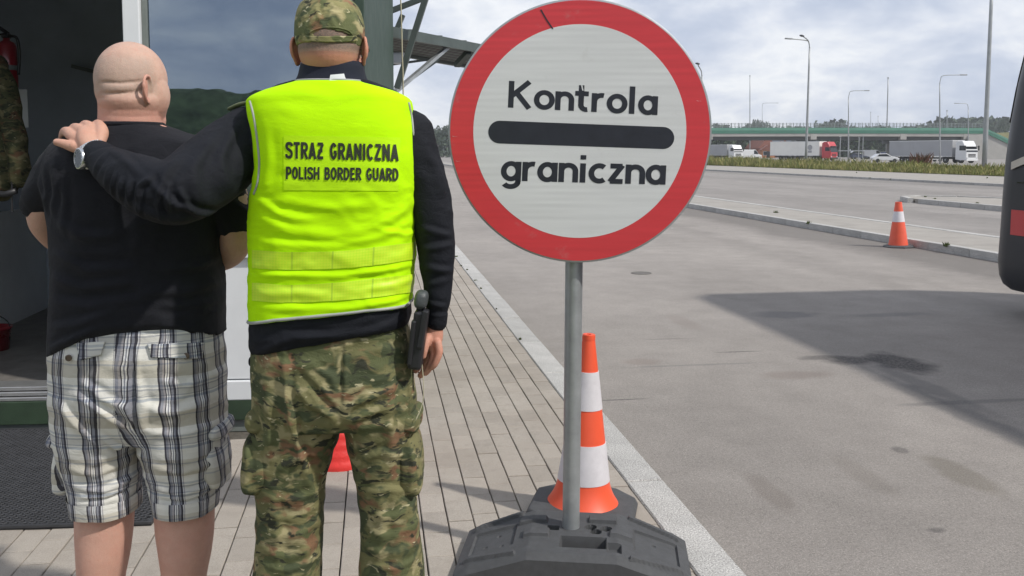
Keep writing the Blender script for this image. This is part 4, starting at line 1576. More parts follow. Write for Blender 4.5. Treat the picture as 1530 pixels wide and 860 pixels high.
# ------------------------------------------------------------------ coach on the right
M_coach = pmat('dark_coach_paint', (0.018, 0.020, 0.027), .42, var=.08, scale=1.5, dirt=.1, coat=.12, spec=.35)
M_cred = pmat('red_coach_stripe', (0.50, 0.028, 0.034), .35, var=.05, coat=.3)
M_cgl = pmat('dark_coach_glass', (0.010, 0.013, 0.014), .08, var=.1, spec=.6)
M_trim = pmat('pale_trim', (0.50, 0.46, 0.40), .4, .3, var=.08)
M_tyre = pmat('tyre_rubber', (0.018, 0.018, 0.018), .85, var=.2, scale=20, bump=.2)
M_lampr = pmat('red_lens', (0.30, 0.02, 0.02), .25)
M_lampw = pmat('clear_lens', (0.55, 0.56, 0.58), .2)
CV0, CV1, CU1, CU0 = 5.78, 8.28, 7.88, -4.2
bus = thing('coach', 'dark grey coach with a red stripe cut by the right edge of the picture', 'coach', RD((CV0 + CV1) / 2, 0, ROADZ + .05), RA)
cvm = (CV0 + CV1) / 2
HW = (CV1 - CV0) / 2


def coach_ring(z, inset, back, r, n=8):
    """plan outline (v, u) with rounded corners at height z; the tail (far end) leans by 'back'"""
    pts = []
    w_ = HW - inset
    for (cx, cy, a0) in ((w_ - r, CU1 - back - r, 0), (-w_ + r, CU1 - back - r, 90), (-w_ + r, CU0 + r, 180), (w_ - r, CU0 + r, 270)):
        for k in range(n + 1):
            a = radians(a0 + 90 * k / n)
            pts.append((cx + r * cos(a), cy + r * sin(a), z))
    return pts


prof = [(.20, .06, .14, .26), (.24, .03, .07, .28), (.32, .01, .025, .30), (.45, 0, 0, .32), (.70, 0, 0, .34), (1.05, 0, .0, .36), (1.40, .0, .02, .36), (1.75, .015, .06, .34), (2.1, .03, .13, .32),
        (2.5, .05, .24, .30), (2.9, .075, .38, .28), (3.2, .11, .52, .26), (3.36, .19, .66, .25), (3.42, .32, .8, .25)]
V = []; Fc = []
rings = [coach_ring(*p) for p in prof]
m_ = len(rings[0])
for r in rings: V += r
for i in range(len(rings) - 1):
    for k in range(m_):
        k2 = (k + 1) % m_
        Fc.append((i * m_ + k, i * m_ + k2, (i + 1) * m_ + k2, (i + 1) * m_ + k))
Fc += [tuple(range(m_ - 1, -1, -1)), tuple((len(rings) - 1) * m_ + k for k in range(m_))]
smooth_by_angle(link('body', mesh_from('body', V, Fc), M_coach, bus), 40)


def coach_side(u, z, side=-1, off=.0):
    zs = [p[0] for p in prof]
    ins = np.interp(z, zs, [p[1] for p in prof])
    return Vector((side * (HW - ins + off), u, z))


def side_panel(name, us, z0, z1, mat, side=-1, off=.006, slant=None):
    V = []; Fc = []
    zs = np.linspace(z0, z1, 6)
    for u in us:
        for z in zs:
            V.append(coach_side(u, z, side, off))
    for i in range(len(us) - 1):
        for j in range(5):
            a = i * 6 + j
            Fc.append((a, a + 1, a + 7, a + 6))
    o = link(name, mesh_from(name, V, Fc), mat, bus)
    s = o.modifiers.new('s', 'SOLIDIFY'); s.thickness = .012; s.offset = 0
    return o


def tail_panel(name, z0, z1, mat, a_from, off=.006):
    """panel wrapped round the tail corners"""
    V = []; Fc = []
    zs = np.linspace(z0, z1, 8)
    n = 30
    for z in zs:
        q = [p[0] for p in prof]
        ins, bk_, r = (np.interp(z, q, [p[i] for p in prof]) for i in (1, 2, 3))
        w_ = HW - ins
        pts = []
        for k in range(13):
            a = radians(a_from + (90 - a_from) * k / 12); pts.append((w_ - r + (r + off) * cos(a), CU1 - bk_ - r + (r + off) * sin(a), z))
        for k in range(13):
            a = radians(90 + (90 - a_from) * k / 12); pts.append((-w_ + r + (r + off) * cos(a), CU1 - bk_ - r + (r + off) * sin(a), z))
        V += pts
    m2 = 26
    for j in range(7):
        for k in range(m2 - 1):
            Fc.append((j * m2 + k, j * m2 + k + 1, (j + 1) * m2 + k + 1, (j + 1) * m2 + k))
    o = link(name, mesh_from(name, V, Fc), mat, bus)
    s = o.modifiers.new('s', 'SOLIDIFY'); s.thickness = .010; s.offset = 0
    return o


for side in (-1, 1):
    for k in range(8):
        u1 = 7.36 - k * 1.42
        side_panel('window', np.linspace(u1 - 1.38, u1, 5), 1.42, 2.85, M_cgl, side)
    side_panel('stripe', np.linspace(-3.8, 7.50, 14), .72, .95, M_cred, side, .005)
    side_panel('seam', np.linspace(-3.8, 7.45, 12), 1.196, 1.206, M_cgl, side, .004)
    for k in range(5):
        side_panel('hatch_seam', [5.2 - k * 1.6, 5.212 - k * 1.6], .42, 1.19, M_cgl, side, .004)
tail_panel('rear_window', 1.75, 2.75, M_cgl, 40)
# slanting pale trim below the rear side window
for side in (-1, 1):
    V = []; Fc = []
    for i in range(9):
        t = i / 8
        u = 7.52 - 1.1 * t; z = 1.35 + .24 * t ** .8
        V += [coach_side(u, z - .035, side, .012), coach_side(u, z + .035, side, .012)]
        if i: Fc.append((2 * i - 2, 2 * i, 2 * i + 1, 2 * i - 1))
    o = link('trim_strip', mesh_from('trim_strip', V, Fc), M_trim, bus)
    s = o.modifiers.new('s', 'SOLIDIFY'); s.thickness = .012; s.offset = 0
    MB().box((side * (HW - .36), CU1 + .012, .95), (.16, .03, .5), ch=.012).build('tail_light', M_lampr, bus)
for (u, s2) in ((4.6, 1), (-2.6, 1)):
    for side in (-1, 1):
        wx = side * (HW - .17)
        ty = MB().lathe([(.30, -.15), (.48, -.15), (.52, -.10), (.52, .10), (.48, .15), (.30, .15)], 32)
        ty.V = [(wx + z, u + x, .52 + y) for x, y, z in ty.V]
        smooth_by_angle(ty.build('wheel', M_tyre, bus), 40)
        rm = MB().lathe([(.30, -.02), (.30, .13), (.26, .11), (.12, .09), (.10, .14), (.02, .14)], 28)
        rm.V = [(wx + side * z, u + x, .52 + y) for x, y, z in rm.V]
        rm.build('rim', M_alu, bus)

# ------------------------------------------------------------------ lamp posts and masts
M_lamp = pmat('lamp_post_steel', (0.33, 0.345, 0.355), .45, .4, var=.1, scale=3)
M_lampd = pmat('dark_lamp_head', (0.05, 0.055, 0.06), .5)


def lamp(label, bx, by, d, topy, arms, r0, r1, dark=(False,), name='street_lamp', lean=0.0):
    """arms: list of head pixel (x, y, dd)"""
    b = P(bx, by, d); b.z = -.1
    root = thing(name, label, 'street lamp', b, 0, 'street lamps and masts')
    tp = P(bx + lean, topy, d)
    bend = 1.1 if arms else 0
    pts = [Vector((0, 0, 0)), Vector((tp.x - b.x, 0, tp.z - b.z - bend))]
    mid = pts[0].lerp(pts[1], .5)
    n = 6
    pl_ = [pts[0].lerp(pts[1], i / n) for i in range(n + 1)]
    MB().tube(pl_, [r0 + (r1 - r0) * i / n for i in range(n + 1)], 12).build('pole', M_lamp, root, True)
    for k, (hx, hy, dd) in enumerate(arms):
        h = P(hx, hy, d + dd) - b
        a = pts[1]
        sgn = 1 if h.x > a.x else -1
        c = catmull([a, a + Vector((sgn * .10, 0, bend * .55)), a + Vector((sgn * .5, dd * .2, h.z - a.z - .1)), h], 5)
        MB().tube(c, [r1] + [r1 * .75] * (len(c) - 1), 8).build('arm', M_lamp, root, True)
        L = (h - a); L.z = 0; L.normalize()
        ang = atan2(L.y, L.x)
        MB().box(h + L * .25, (.95, .36, .16), Matrix.Rotation(ang, 3, 'Z'), ch=.05).build('lamp_head', M_lampd if dark[k % len(dark)] else M_lamp, root)
    if not arms:
        MB().lathe([(r1, 0), (r1 * 1.8, .05), (r1 * 1.8, .3), (r1 * .5, .35)], 10).build('mast_cap', M_lamp, root, loc=Vector((tp.x - b.x, 0, tp.z - b.z)))
    return root


lamp('tall grey lamp post with two arms, one head dark, before the pale trailer', 1204, 244, 108, 57, [(1181, 57.5, -1), (1199, 53.5, -3)], .17, .09, (False, True), lean=6)
lamp('thickest and tallest steel mast beside the coach, cut by the picture edge', 1470.5, 250, 80, -30, [], .22, .13, lean=12)
lamp('single armed lamp post in front of the dark grey curtain trailer', 1404.5, 244, 124, 113, [(1437, 111.5, 0)], .11, .07)
lamp('shorter single armed lamp post between the two trucks, arm to the right', 1268, 238, 160, 137, [(1293, 135, 0)], .12, .08)
lamp('small lamp post with arm to the left, left of the thick mast', 1447, 236, 200, 155, [(1431, 154, 0)], .12, .08)
lamp('lamp post showing its dark head just right of the sign rim', 1049, 243, 108, 99, [(1043, 95, -2)], .14, .09, (True,))
lamp('thin straight mast above the dark tree clump at the left end of the overpass', 1120.5, 236, 260, 114, [], .16, .10)
lamp('thin straight mast above the overpass between the two trucks', 1324, 236, 260, 117, [], .20, .14, lean=3)
lamp('short thin mast just right of the lamp post by the white truck', 1415, 236, 250, 166, [], .14, .10)
lamp('faint far lamp post with arm to the right behind the left part of the overpass', 1139, 234, 330, 156, [(1160, 153.5, 0)], .10, .08)
lamp('tiny far mast above the overpass, left of two beside the middle mast', 1301, 234, 380, 168, [], .12, .1)
lamp('tiny far mast above the overpass, right of two beside the middle mast', 1312, 234, 380, 174, [], .12, .1)

# ------------------------------------------------------------------ overpass
M_bgreen = pmat('green_barrier', (0.040, 0.155, 0.105), .5, var=.12, scale=.4)
M_bgreen2 = pmat('pale_green_barrier', (0.10, 0.25, 0.185), .5, var=.12, scale=.4)
M_bconc = pmat('bridge_concrete', (0.34, 0.33, 0.31), .85, var=.1, scale=.3, dirt=.25)
M_bdark = pmat('bridge_girder', (0.10, 0.105, 0.105), .8, var=.1, scale=.3)
M_rail = pmat('railing_steel', (0.22, 0.25, 0.25), .5, .3, var=.1)
DB = 232.0
bo = P(1060, HOR, DB); bo.z = 0
br = thing('overpass', 'long road overpass with a green edge barrier across the background', 'bridge', (bo.x, bo.y, 0))
sB = F_PX / DB


def BX(px): return P(px, HOR, DB).x - bo.x
def BZ(py, d=DB): return P(X0, py, d).z


xa, xb_ = BX(700), BX(1470)
zt = BZ(190.5); z1_ = BZ(194.5); z2_ = BZ(199); z3_ = BZ(203.5); z4_ = BZ(208)


def arch(x): return -.55 * ((x - BX(1240)) / 60.0) ** 2 * .35      # slight hog of the deck


def strip(name, z0, z1, y0, y1, mat, x0=xa, x1=xb_, n=24):
    V = []; Fc = []
    for i in range(n + 1):
        x = x0 + (x1 - x0) * i / n; a = arch(x)
        V += [(x, y0, z0 + a), (x, y1, z0 + a), (x, y1, z1 + a), (x, y0, z1 + a)]
        if i:
            b = 4 * (i - 1)
            for k in range(4):
                k2 = (k + 1) % 4
                Fc.append((b + k, b + k2, b + 4 + k2, b + 4 + k))
    Fc += [(3, 2, 1, 0), tuple(4 * n + k for k in range(4))]
    return link(name, mesh_from(name, V, Fc), mat, br)


strip('barrier', z1_, zt, -.10, .05, M_bgreen2)
strip('barrier', z2_, z1_ - .02, -.16, .10, M_bgreen)
strip('edge_beam', z3_, z2_ - .02, -.05, .9, M_bconc)
strip('deck', z3_ + .15, z2_ - .1, .95, 11.5, M_bconc)
for y in (1.6, 4.6, 7.6, 10.6):
    strip('girder', z4_ - .1, z3_ + .14, y - .35, y + .35, M_bdark)
strip('barrier', z2_, zt, 11.6, 11.75, M_bgreen)
mb = MB()
for i in range(60):
    x = xa + (xb_ - xa) * (i + .5) / 60; a = arch(x)
    mb.box((x, .05, zt + a + .55), (.09, .09, 1.15))
tag(mb.build('railing_posts', M_rail, br), kind='stuff')
for dz in (.35, .75, 1.12):
    strip('rail', zt + dz - .04, zt + dz + .04, .03, .09, M_rail)
# clear noise screen panels behind the railing read as a grey veil: thin slatted screens
mb = MB()
for i in range(150):
    x = xa + (xb_ - xa) * (i + .5) / 150
    mb.box((x, .35, zt + arch(x) + .62), (.16, .03, 1.3))
tag(mb.build('screen_slats', M_rail, br), kind='stuff')
for px in (900, 1060, 1215, 1349, 1443):
    x = BX(px)
    MB().box((x, .6, BZ(204)), (6.2 * 33 / 36 * .0 + 1.55, 1.4, 1.5), ch=.05).build('pier_cap', M_bconc, br)
    for y in (2.5, 8.5):
        MB().lathe([(.55, -.2), (.55, z4_ - .1)], 16, (x - .2, y, 0)).build('pier', M_bconc, br)
    MB().box((x, 6.0, z4_ - .55), (1.5, 11, .9)).build('cross_head', M_bdark, br)
# right abutment with sloping wing wall and green coping
xw = BX(1444)
poly = [(xw, -.2), (BX(1512), -.2), (BX(1512), BZ(218)), (BX(1471), BZ(199)), (xw, z3_)]
V = [(x, -.9, z) for x, z in poly] + [(x, .2 - .3, z) for x, z in poly]
n = len(poly)
link('abutment', mesh_from('abutment', V, [tuple(range(n)), tuple(range(2 * n - 1, n - 1, -1))] + [((i + 1) % n, i, n + i, n + (i + 1) % n) for i in range(n)]), M_bconc, br)
MB().bar((BX(1469), -.98, BZ(196)), (BX(1515), -.98, BZ(217)), .5, 1.05).build('sloping_coping', M_bgreen, br)
MB().bar((BX(1469), -1.0, BZ(193.5)), (BX(1515), -1.0, BZ(214.6)), .5, .42).build('sloping_coping', M_bgreen2, br)
MB().box(((BX(1444) + BX(1600)) / 2, 8, 2), (BX(1600) - BX(1444), 8, 4.4)).build('abutment_block', M_bconc, br)
# grassy embankment beyond the right abutment
e0 = P(1470, HOR, DB + 3); 
V = []; Fc = []
for i in range(13):
    x = P(1462 + i * 14, HOR, DB).x
    h = BZ(194) - i * .12
    V += [(x, DB - .0, min(h, BZ(197)) if i > 3 else 3), (x, DB + 12, h), (x, DB + 40, h - 2), (x, DB + 60, -.25)]
    if i:
        b = 4 * (i - 1)
        for k in range(3): Fc.append((b + k, b + k + 1, b + 5 + k, b + 4 + k))
tag(link('embankment', mesh_from('embankment', V, Fc, True), pmat('embankment_grass', (.17, .16, .075), .95, var=.25, scale=.3)), kind='structure')

# ------------------------------------------------------------------ trucks
M_tw = pmat('white_truck_paint', (0.62, 0.63, 0.64), .35, var=.03, coat=.3)
M_tr = pmat('red_truck_paint', (0.46, 0.030, 0.040), .35, var=.05, coat=.3)
M_tg = pmat('grey_curtain', (0.33, 0.335, 0.35), .6, var=.06, scale=.6)
M_tl = pmat('pale_trailer_side', (0.78, 0.77, 0.73), .5, var=.05, scale=.5, dirt=.15)
M_tb = pmat('blue_tarpaulin', (0.022, 0.050, 0.22), .5, var=.1)
M_dkg = pmat('truck_glass', (0.014, 0.018, 0.024), .1)
M_chs = pmat('chassis_black', (0.020, 0.020, 0.022), .7)


def truck(label, x, d, ang, cab_m, side_m, trailer_len=13.0, logo=False, topy=None):
    """articulated lorry; local +X is forward"""
    p = P(x, HOR, d); z = -.16
    root = thing('truck', label, 'truck', (p.x, p.y, z), ang, 'trucks parked under the overpass')
    h = 3.95
    if topy is not None:
        h = P(x, topy, d).z - z
    # cab: profile in (x, z) extruded across with a waist
    cp = [(-2.0, .55), (-2.0, h - .35), (-1.6, h - .08), (-.75, h - .05), (-.42, h - .55), (-.18, h - 1.05), (0.02, 2.05), (.06, 1.6), (.06, .45), (-.9, .42)]
    V = [(a, -1.24, b) for a, b in cp] + [(a, 1.24, b) for a, b in cp]
    n = len(cp)
    o = link('cab', mesh_from('cab', V, [tuple(range(n)), tuple(range(2 * n - 1, n - 1, -1))] + [((i + 1) % n, i, n + i, n + (i + 1) % n) for i in range(n)]), cab_m, root)
    b = o.modifiers.new('bevel', 'BEVEL'); b.width = .10; b.segments = 2
    # windscreen, side windows, grille, lights, bumper, visor, mirrors
    V = [(-.19, -1.10, h - .98), (-.19, 1.10, h - .98), (.075, 1.16, 1.75), (.075, -1.16, 1.75)]
    o = link('windscreen', mesh_from('windscreen', V, [(3, 2, 1, 0)]), M_dkg, root)
    s = o.modifiers.new('s', 'SOLIDIFY'); s.thickness = .06; s.offset = 0
    MB().box((.0, 0, h - .98), (.40, 2.2, .10), ch=.03).build('sun_visor', M_chs, root)
    MB().box((.075, 0, 1.2), (.06, 1.5, .55), ch=.02).build('grille', M_chs, root)
    for zz_ in (1.05, 1.25, 1.45):
        MB().box((.112, 0, zz_), (.03, 1.6, .05)).build('grille_bar', cab_m, root)
    MB().box((.10, 0, .52), (.14, 2.44, .34), ch=.04).build('bumper', M_chs if cab_m is M_tr else cab_m, root)
    for sd in (-1, 1):
        MB().box((.10, sd * .98, .80), (.08, .34, .20), ch=.03).build('headlight', M_lampw, root)
        MB().box((-.75, sd * 1.25, 2.35), (.95, .03, .75), ch=.01).build('side_window', M_dkg, root)
        MB().box((.02, sd * 1.42, 2.35), (.16, .22, .75), ch=.04).build('mirror', M_chs, root)
        for wx in (-1.0, -3.9, -trailer_len + .2, -trailer_len + 1.5, -trailer_len + 2.8):
            t = MB().lathe([(.26, -.15), (.50, -.14), (.50, .14), (.26, .15)], 18)
            t.V = [(wx + a, sd * 1.05 + c, .50 + b_) for a, b_, c in t.V]
            t.build('wheel', M_tyre, root)
            t = MB().lathe([(.26, .13), (.12, .10), (.10, .16)], 12)
            t.V = [(wx + a, sd * (1.05 + c), .50 + b_) for a, b_, c in t.V]
            t.build('rim', M_alu, root)
    MB().box((-2.0 - trailer_len / 2 + .6, 0, .78), (trailer_len + 1, .9, .28)).build('chassis', M_chs, root)
    x1, x0 = -2.55, -2.55 - trailer_len
    MB().box(((x0 + x1) / 2, 0, (1.05 + h - .03) / 2 + .02), (x1 - x0, 2.5, h - .03 - 1.05), ch=.03).build('trailer_box', side_m, root)
    MB().box(((x0 + x1) / 2, 0, h + .02), (x1 - x0 + .02, 2.54, .10)).build('top_rail', M_tw, root)
    MB().box(((x0 + x1) / 2, 0, 1.06), (x1 - x0 + .02, 2.54, .12)).build('side_rail', M_alu, root)
    for k in range(6):
        for sd in (-1, 1):
            MB().box((x0 + (x1 - x0) * k / 5 + (.05 if k == 0 else -.05 if k == 5 else 0), sd * 1.256, (1.12 + h - .04) / 2), (.05, .02, h - 1.2)).build('post', side_m, root)
    if logo:
        for sd in (-1,):
            MB().lathe([(.55, 0), (.55, .02)], 20).build('emblem', M_tg, root, loc=(x1 - 2.2, sd * 1.27, 2.7)).rotation_euler = (pi / 2, 0, 0)
            MB().box((x1 - 2.2, sd * 1.27, 1.85), (.9, .02, .45)).build('emblem_text', M_tg, root)
    return root


truck('white truck with a long dark grey curtain trailer, nearest to the coach', 1452, 140, radians(-68), M_tw, M_tg, 13.0, topy=209.5)
truck('red truck with a pale white trailer under the middle of the overpass', 1246, 184, radians(-52), M_tr, M_tl, 12.0, True, topy=211)
truck('white truck with a dark grey trailer just right of the sign', 1103, 205, radians(-68), M_tw, M_tg, 12.0, topy=216)
bl2 = truck('small truck with a blue cover parked between the red and the white truck', 1341, 250, radians(-20), M_tw, M_tb, 5.0, topy=227)

# cars and vans behind the grass
M_car1 = pmat('white_car_paint', (0.60, 0.61, 0.62), .3, var=.03, coat=.5)
M_car2 = pmat('silver_car_paint', (0.36, 0.37, 0.38), .3, .4, var=.03, coat=.5)
M_car3 = pmat('dark_car_paint', (0.035, 0.045, 0.075), .3, var=.03, coat=.5)


def car(label, x, d, ang, m, van=False, k=1.0):
    p = P(x, HOR, d)
    root = thing('parked_car', label, 'van' if van else 'car', (p.x, p.y, -.16), ang, 'cars parked behind the verge')
    if van:
        cp = [(-2.5, .35), (-2.5, 2.2), (-2.3, 2.35), (.9, 2.35), (1.35, 1.9), (1.75, 1.25), (2.5, 1.05), (2.6, .4)]
        win = [((.95, 2.2), (1.3, 1.85), (1.62, 1.3), (.5, 1.3), (.5, 2.2))]
    else:
        cp = [(-2.1, .35), (-2.15, .85), (-1.75, 1.05), (-1.25, 1.45), (.1, 1.5), (.95, 1.0), (1.9, .85), (2.1, .6), (2.1, .35)]
        win = [((-1.15, 1.38), (.05, 1.42), (.75, 1.0), (-1.45, 1.02))]
    hw = .95 if van else .87
    V = [(a, -hw, b) for a, b in cp] + [(a, hw, b) for a, b in cp]
    n = len(cp)
    o = link('body', mesh_from('body', V, [tuple(range(n)), tuple(range(2 * n - 1, n - 1, -1))] + [((i + 1) % n, i, n + i, n + (i + 1) % n) for i in range(n)]), m, root)
    b = o.modifiers.new('bevel', 'BEVEL'); b.width = .09; b.segments = 2
    for sd in (-1, 1):
        wv = win[0]
        V = [(a, sd * (hw + .005), z) for a, z in wv] + [(a, sd * (hw - .02), z) for a, z in wv]
        n2 = len(wv)
        link('side_window', mesh_from('side_window', V, [tuple(range(n2)), tuple(range(2 * n2 - 1, n2 - 1, -1))]), M_dkg, root)
        for wx in (-1.35, 1.35):
            t = MB().lathe([(.18, -.1), (.33, -.1), (.33, .1), (.18, .1)], 18)
            t.V = [(wx + a, sd * (hw - .08) + c, .33 + b_) for a, b_, c in t.V]
            t.build('wheel', M_tyre, root)
        MB().box((cp[-2][0] + .01, sd * .62, .68 if not van else .85), (.06, .3, .14), ch=.02).build('headlight', M_lampw, root)
    if van:
        a, c_ = (1.40, 1.88), (1.76, 1.30)
    else:
        a, c_ = (.16, 1.47), (.93, 1.03)
    V = [(a[0], -hw + .12, a[1]), (a[0], hw - .12, a[1]), (c_[0], hw - .1, c_[1]), (c_[0], -hw + .1, c_[1])]
    o = link('windscreen', mesh_from('windscreen', V, [(3, 2, 1, 0)]), M_dkg, root)
    s = o.modifiers.new('s', 'SOLIDIFY'); s.thickness = .05; s.offset = 0
    return root


car('white car half hidden by grass below the blue covered truck', 1322, 150, radians(-5), M_car1)
car('pale car behind the grass in front of the grey trailer, by the reddish dock plants', 1391, 165, radians(10), M_car1)
car('white van right of the leftmost white truck', 1121, 215, radians(10), M_car1, True)
car('white van left of the blue covered truck', 1305, 235, radians(-10), M_car1, True)
car('dark blue car between the red truck and the white van', 1283, 230, radians(8), M_car3)

# houses under the overpass
M_brick = pmat('red_brick', (0.25, 0.095, 0.060), .85, var=.2, scale=3)
M_tile = pmat('red_roof_tiles', (0.20, 0.07, 0.045), .8, var=.15, scale=2)
M_oran = pmat('orange_render', (0.42, 0.17, 0.07), .85, var=.1)
M_grw = pmat('grey_wall', (0.30, 0.30, 0.30), .8, var=.1, scale=.5)
M_blr = pmat('blue_grey_roof', (0.19, 0.215, 0.26), .6, var=.08, scale=.2)


def house(label, x, d, wd, dp, hw, hr, ang, wall, roof):
    p = P(x, HOR, d)
    r = thing('house', label, 'house', (p.x, p.y, -.2), ang, 'houses beyond the overpass')
    MB().box((0, 0, hw / 2), (wd, dp, hw)).build('wall', wall, r)
    a, b = wd / 2 + .3, dp / 2 + .35
    V = [(-a, -b, hw - .1), (a, -b, hw - .1), (a, b, hw - .1), (-a, b, hw - .1), (0, -b, hr), (0, b, hr)]
    link('roof', mesh_from('roof', V, [(0, 3, 2, 1), (0, 1, 4), (2, 3, 5), (1, 2, 5, 4), (3, 0, 4, 5)]), roof, r)
    MB().box((wd * .2, 0, hr - .3), (.6, .6, 1.6)).build('chimney', M_brick, r)
    for wx in (-wd * .25, wd * .22):
        for z in (1.5,) + ((4.0,) if hw > 4.5 else ()):
            f = MB().box((wx, -dp / 2 - .02, z), (1.2, .08, 1.3)).build('window', M_tw, r)
            MB().box((wx, -dp / 2 - .07, z), (1.0, .04, 1.1)).build('pane', M_dkg, f)
    MB().box((0, -dp / 2 - .03, 1.05), (1.0, .08, 2.1)).build('door', M_chs, r)
    return r


house('red brick house with a steep roof under the left span of the overpass', 1137, 300, 6.5, 9, 3.2, 6.9, radians(12), M_brick, M_tile)
house('small orange house leaning against the brick house under the overpass', 1146, 290, 4.0, 6, 2.6, 4.2, radians(-8), M_oran, M_tile)
house('grey house behind the lamp post foot left of the red truck', 1167, 310, 6.0, 8, 3.2, 5.6, radians(-20), M_grw, M_tile)
ws_ = P(1147, HOR, 380)
wh = thing('warehouse', 'long pale blue grey warehouse far behind the brick house', 'warehouse', (ws_.x, ws_.y, -.2))
MB().box((0, 0, 3.6), (15, 14, 7.2)).build('wall', M_blr, wh)
MB().box((0, 0, 7.4), (15.6, 14.6, .4)).build('roof', M_grw, wh)
for k in range(4):
    MB().box((-5.4 + 3.6 * k, -7.03, 1.8), (2.4, .08, 3.2)).build('door', M_grw, wh)
# fence like lamp row under the bridge: slim posts of the truck park barrier
for k, px in enumerate((1255, 1267, 1283, 1289)):
    p = P(px, HOR, 212 + k * 4)
    t = MB().tube([(0, 0, -.2), (0, 0, 5.0 + .4 * (k % 2))], .10, 8).box((0, 0, 5.2 + .4 * (k % 2)), (.5, .2, .12)).build('slim_post', M_lamp, None, loc=(p.x, p.y, 0))
    tag(t, ['nearest the red truck of four slim pale posts under the overpass', 'second from the red truck of four slim pale posts under the overpass', 'third from the red truck of four slim pale posts under the overpass', 'farthest from the red truck of four slim pale posts under the overpass'][k], 'post', 'slim posts under the overpass')
MB_ = MB().bar((0, 0, 0), (P(1290, HOR, 214).x - P(1250, HOR, 214).x, 0, 0), .12, .18)
p = P(1250, 225, 214)
hb_ = MB_.build('barrier_rail', M_lamp, None, loc=p)
tag(hb_, 'pale horizontal barrier rail under the overpass right of the red truck', 'barrier')

# ------------------------------------------------------------------ people
M_skinA = skin('skin_bald', (0.52, 0.345, 0.27), (0.53, 0.25, 0.19), (0.34, 0.27, 0.225))
M_skinB = skin('skin_guard', (0.54, 0.34, 0.255), (0.53, 0.235, 0.165), (0.13, 0.105, 0.085))
M_tee = cloth('black_jersey', (0.0085, 0.0092, 0.0135), bump=.85, fold=.5, sheen=.03)
M_jkt = cloth('black_softshell', (0.0065, 0.0078, 0.0125), bump=.8, fold=.5, rough=.75, sheen=.0)
M_collar = cloth('navy_collar', (0.012, 0.015, 0.027), bump=.2, sheen=.05)
M_camo = camo('camouflage_cloth', 1.22)
M_plaid = plaid('plaid_cotton')
M_camoc = camo('faded_cap_camouflage', 1.7)
M_shoe = pmat('dark_leather', (0.02, 0.018, 0.016), .5, var=.2, scale=20)
M_hiviz = None


def hiviz(name, col, em=0.0):
    m, N = new_mat(name)
    c = N.ramp(N.noise(N.co, 7, 4), [(.3, sc3(col, .96)), (.7, col)])
    N.set(N.bs, 'Base Color', c)
    N.bs.inputs['Roughness'].default_value = .9
    N.bs.inputs['Specular IOR Level'].default_value = .12
    f = N.noise(N.mapping(N.co, (10, 10, 26), (0, 0, 0), (0, .25, 0)), 1.0, 4, .5, .5)
    h = N.math('ADD', N.math('MULTIPLY', N.noise(N.co, 1000, 2), .06), N.math('MULTIPLY', f, .6))
    N.set(N.bs, 'Normal', N.n('ShaderNodeBump', {'Height': h, 'Strength': .4, 'Distance': .010}).outputs[0])
    return m


M_hiviz = hiviz('fluorescent_yellow', (0.49, 0.89, 0.003))
M_hiviz2 = hiviz('print_patch_yellow', (0.51, 0.87, 0.012))
M_pipe = pmat('grey_reflective_piping', (0.33, 0.34, 0.33), .5, var=.08)


def tape_mat():
    m, N = new_mat('yellow_reflective_tape')
    a = N.n('ShaderNodeAttribute', attribute_name='pu').outputs['Fac']
    b = N.n('ShaderNodeAttribute', attribute_name='pv').outputs['Fac']
    g = N.n('ShaderNodeCombineXYZ', {0: N.math('ADD', a, b), 1: N.math('SUBTRACT', a, b)}).outputs[0]
    ck = N.n('ShaderNodeTexChecker', {'Vector': g, 'Scale': 130.0}).outputs[1]
    seg = N.math('GREATER_THAN', N.math('FRACT', N.math('MULTIPLY', a, 9.5)), .955)
    e1 = N.math('LESS_THAN', N.math('ABSOLUTE', N.math('SUBTRACT', b, .5)), .0)
    c = N.mix(ck, (.56, .80, .020), (.48, .77, .010))
    c = N.mix(seg, c, (.36, .58, .02))
    c = N.mix(N.ramp(N.noise(N.co, 9, 4), [(.4, 0.0), (.7, .35)]), c, (.60, .80, .05))
    N.set(N.bs, 'Base Color', c)
    N.bs.inputs['Roughness'].default_value = .5
    return m


M_tape = tape_mat()
M_ink = pmat('black_print', (0.018, 0.024, 0.012), .7, var=.2, scale=30)


def rp_(px, d): return px * d / F_PX


def pt(x, y, d, r): return (P(x, y, d), rp_(r, d))


def pillow(c, r, n=3.5, rot=None, nu=36, nv=22):
    V = []; Fc = []
    e = 2 / n
    sp = lambda v: math.copysign(abs(v) ** e, v)
    for j in range(nv + 1):
        a = -pi / 2 * .995 + pi * .995 * j / nv
        for i in range(nu):
            b = 2 * pi * i / nu
            V.append(Vector((r[0] * sp(cos(a)) * sp(cos(b)), r[1] * sp(cos(a)) * sp(sin(b)), r[2] * sp(sin(a)))))
    for j in range(nv):
        for i in range(nu):
            i2 = (i + 1) % nu
            Fc.append((j * nu + i, j * nu + i2, (j + 1) * nu + i2, (j + 1) * nu + i))
    Fc.append(tuple(range(nu - 1, -1, -1))); Fc.append(tuple(nv * nu + i for i in range(nu)))
    if rot is not None: V = [rot @ v for v in V]
    c = Vector(c)
    return [v + c for v in V], Fc


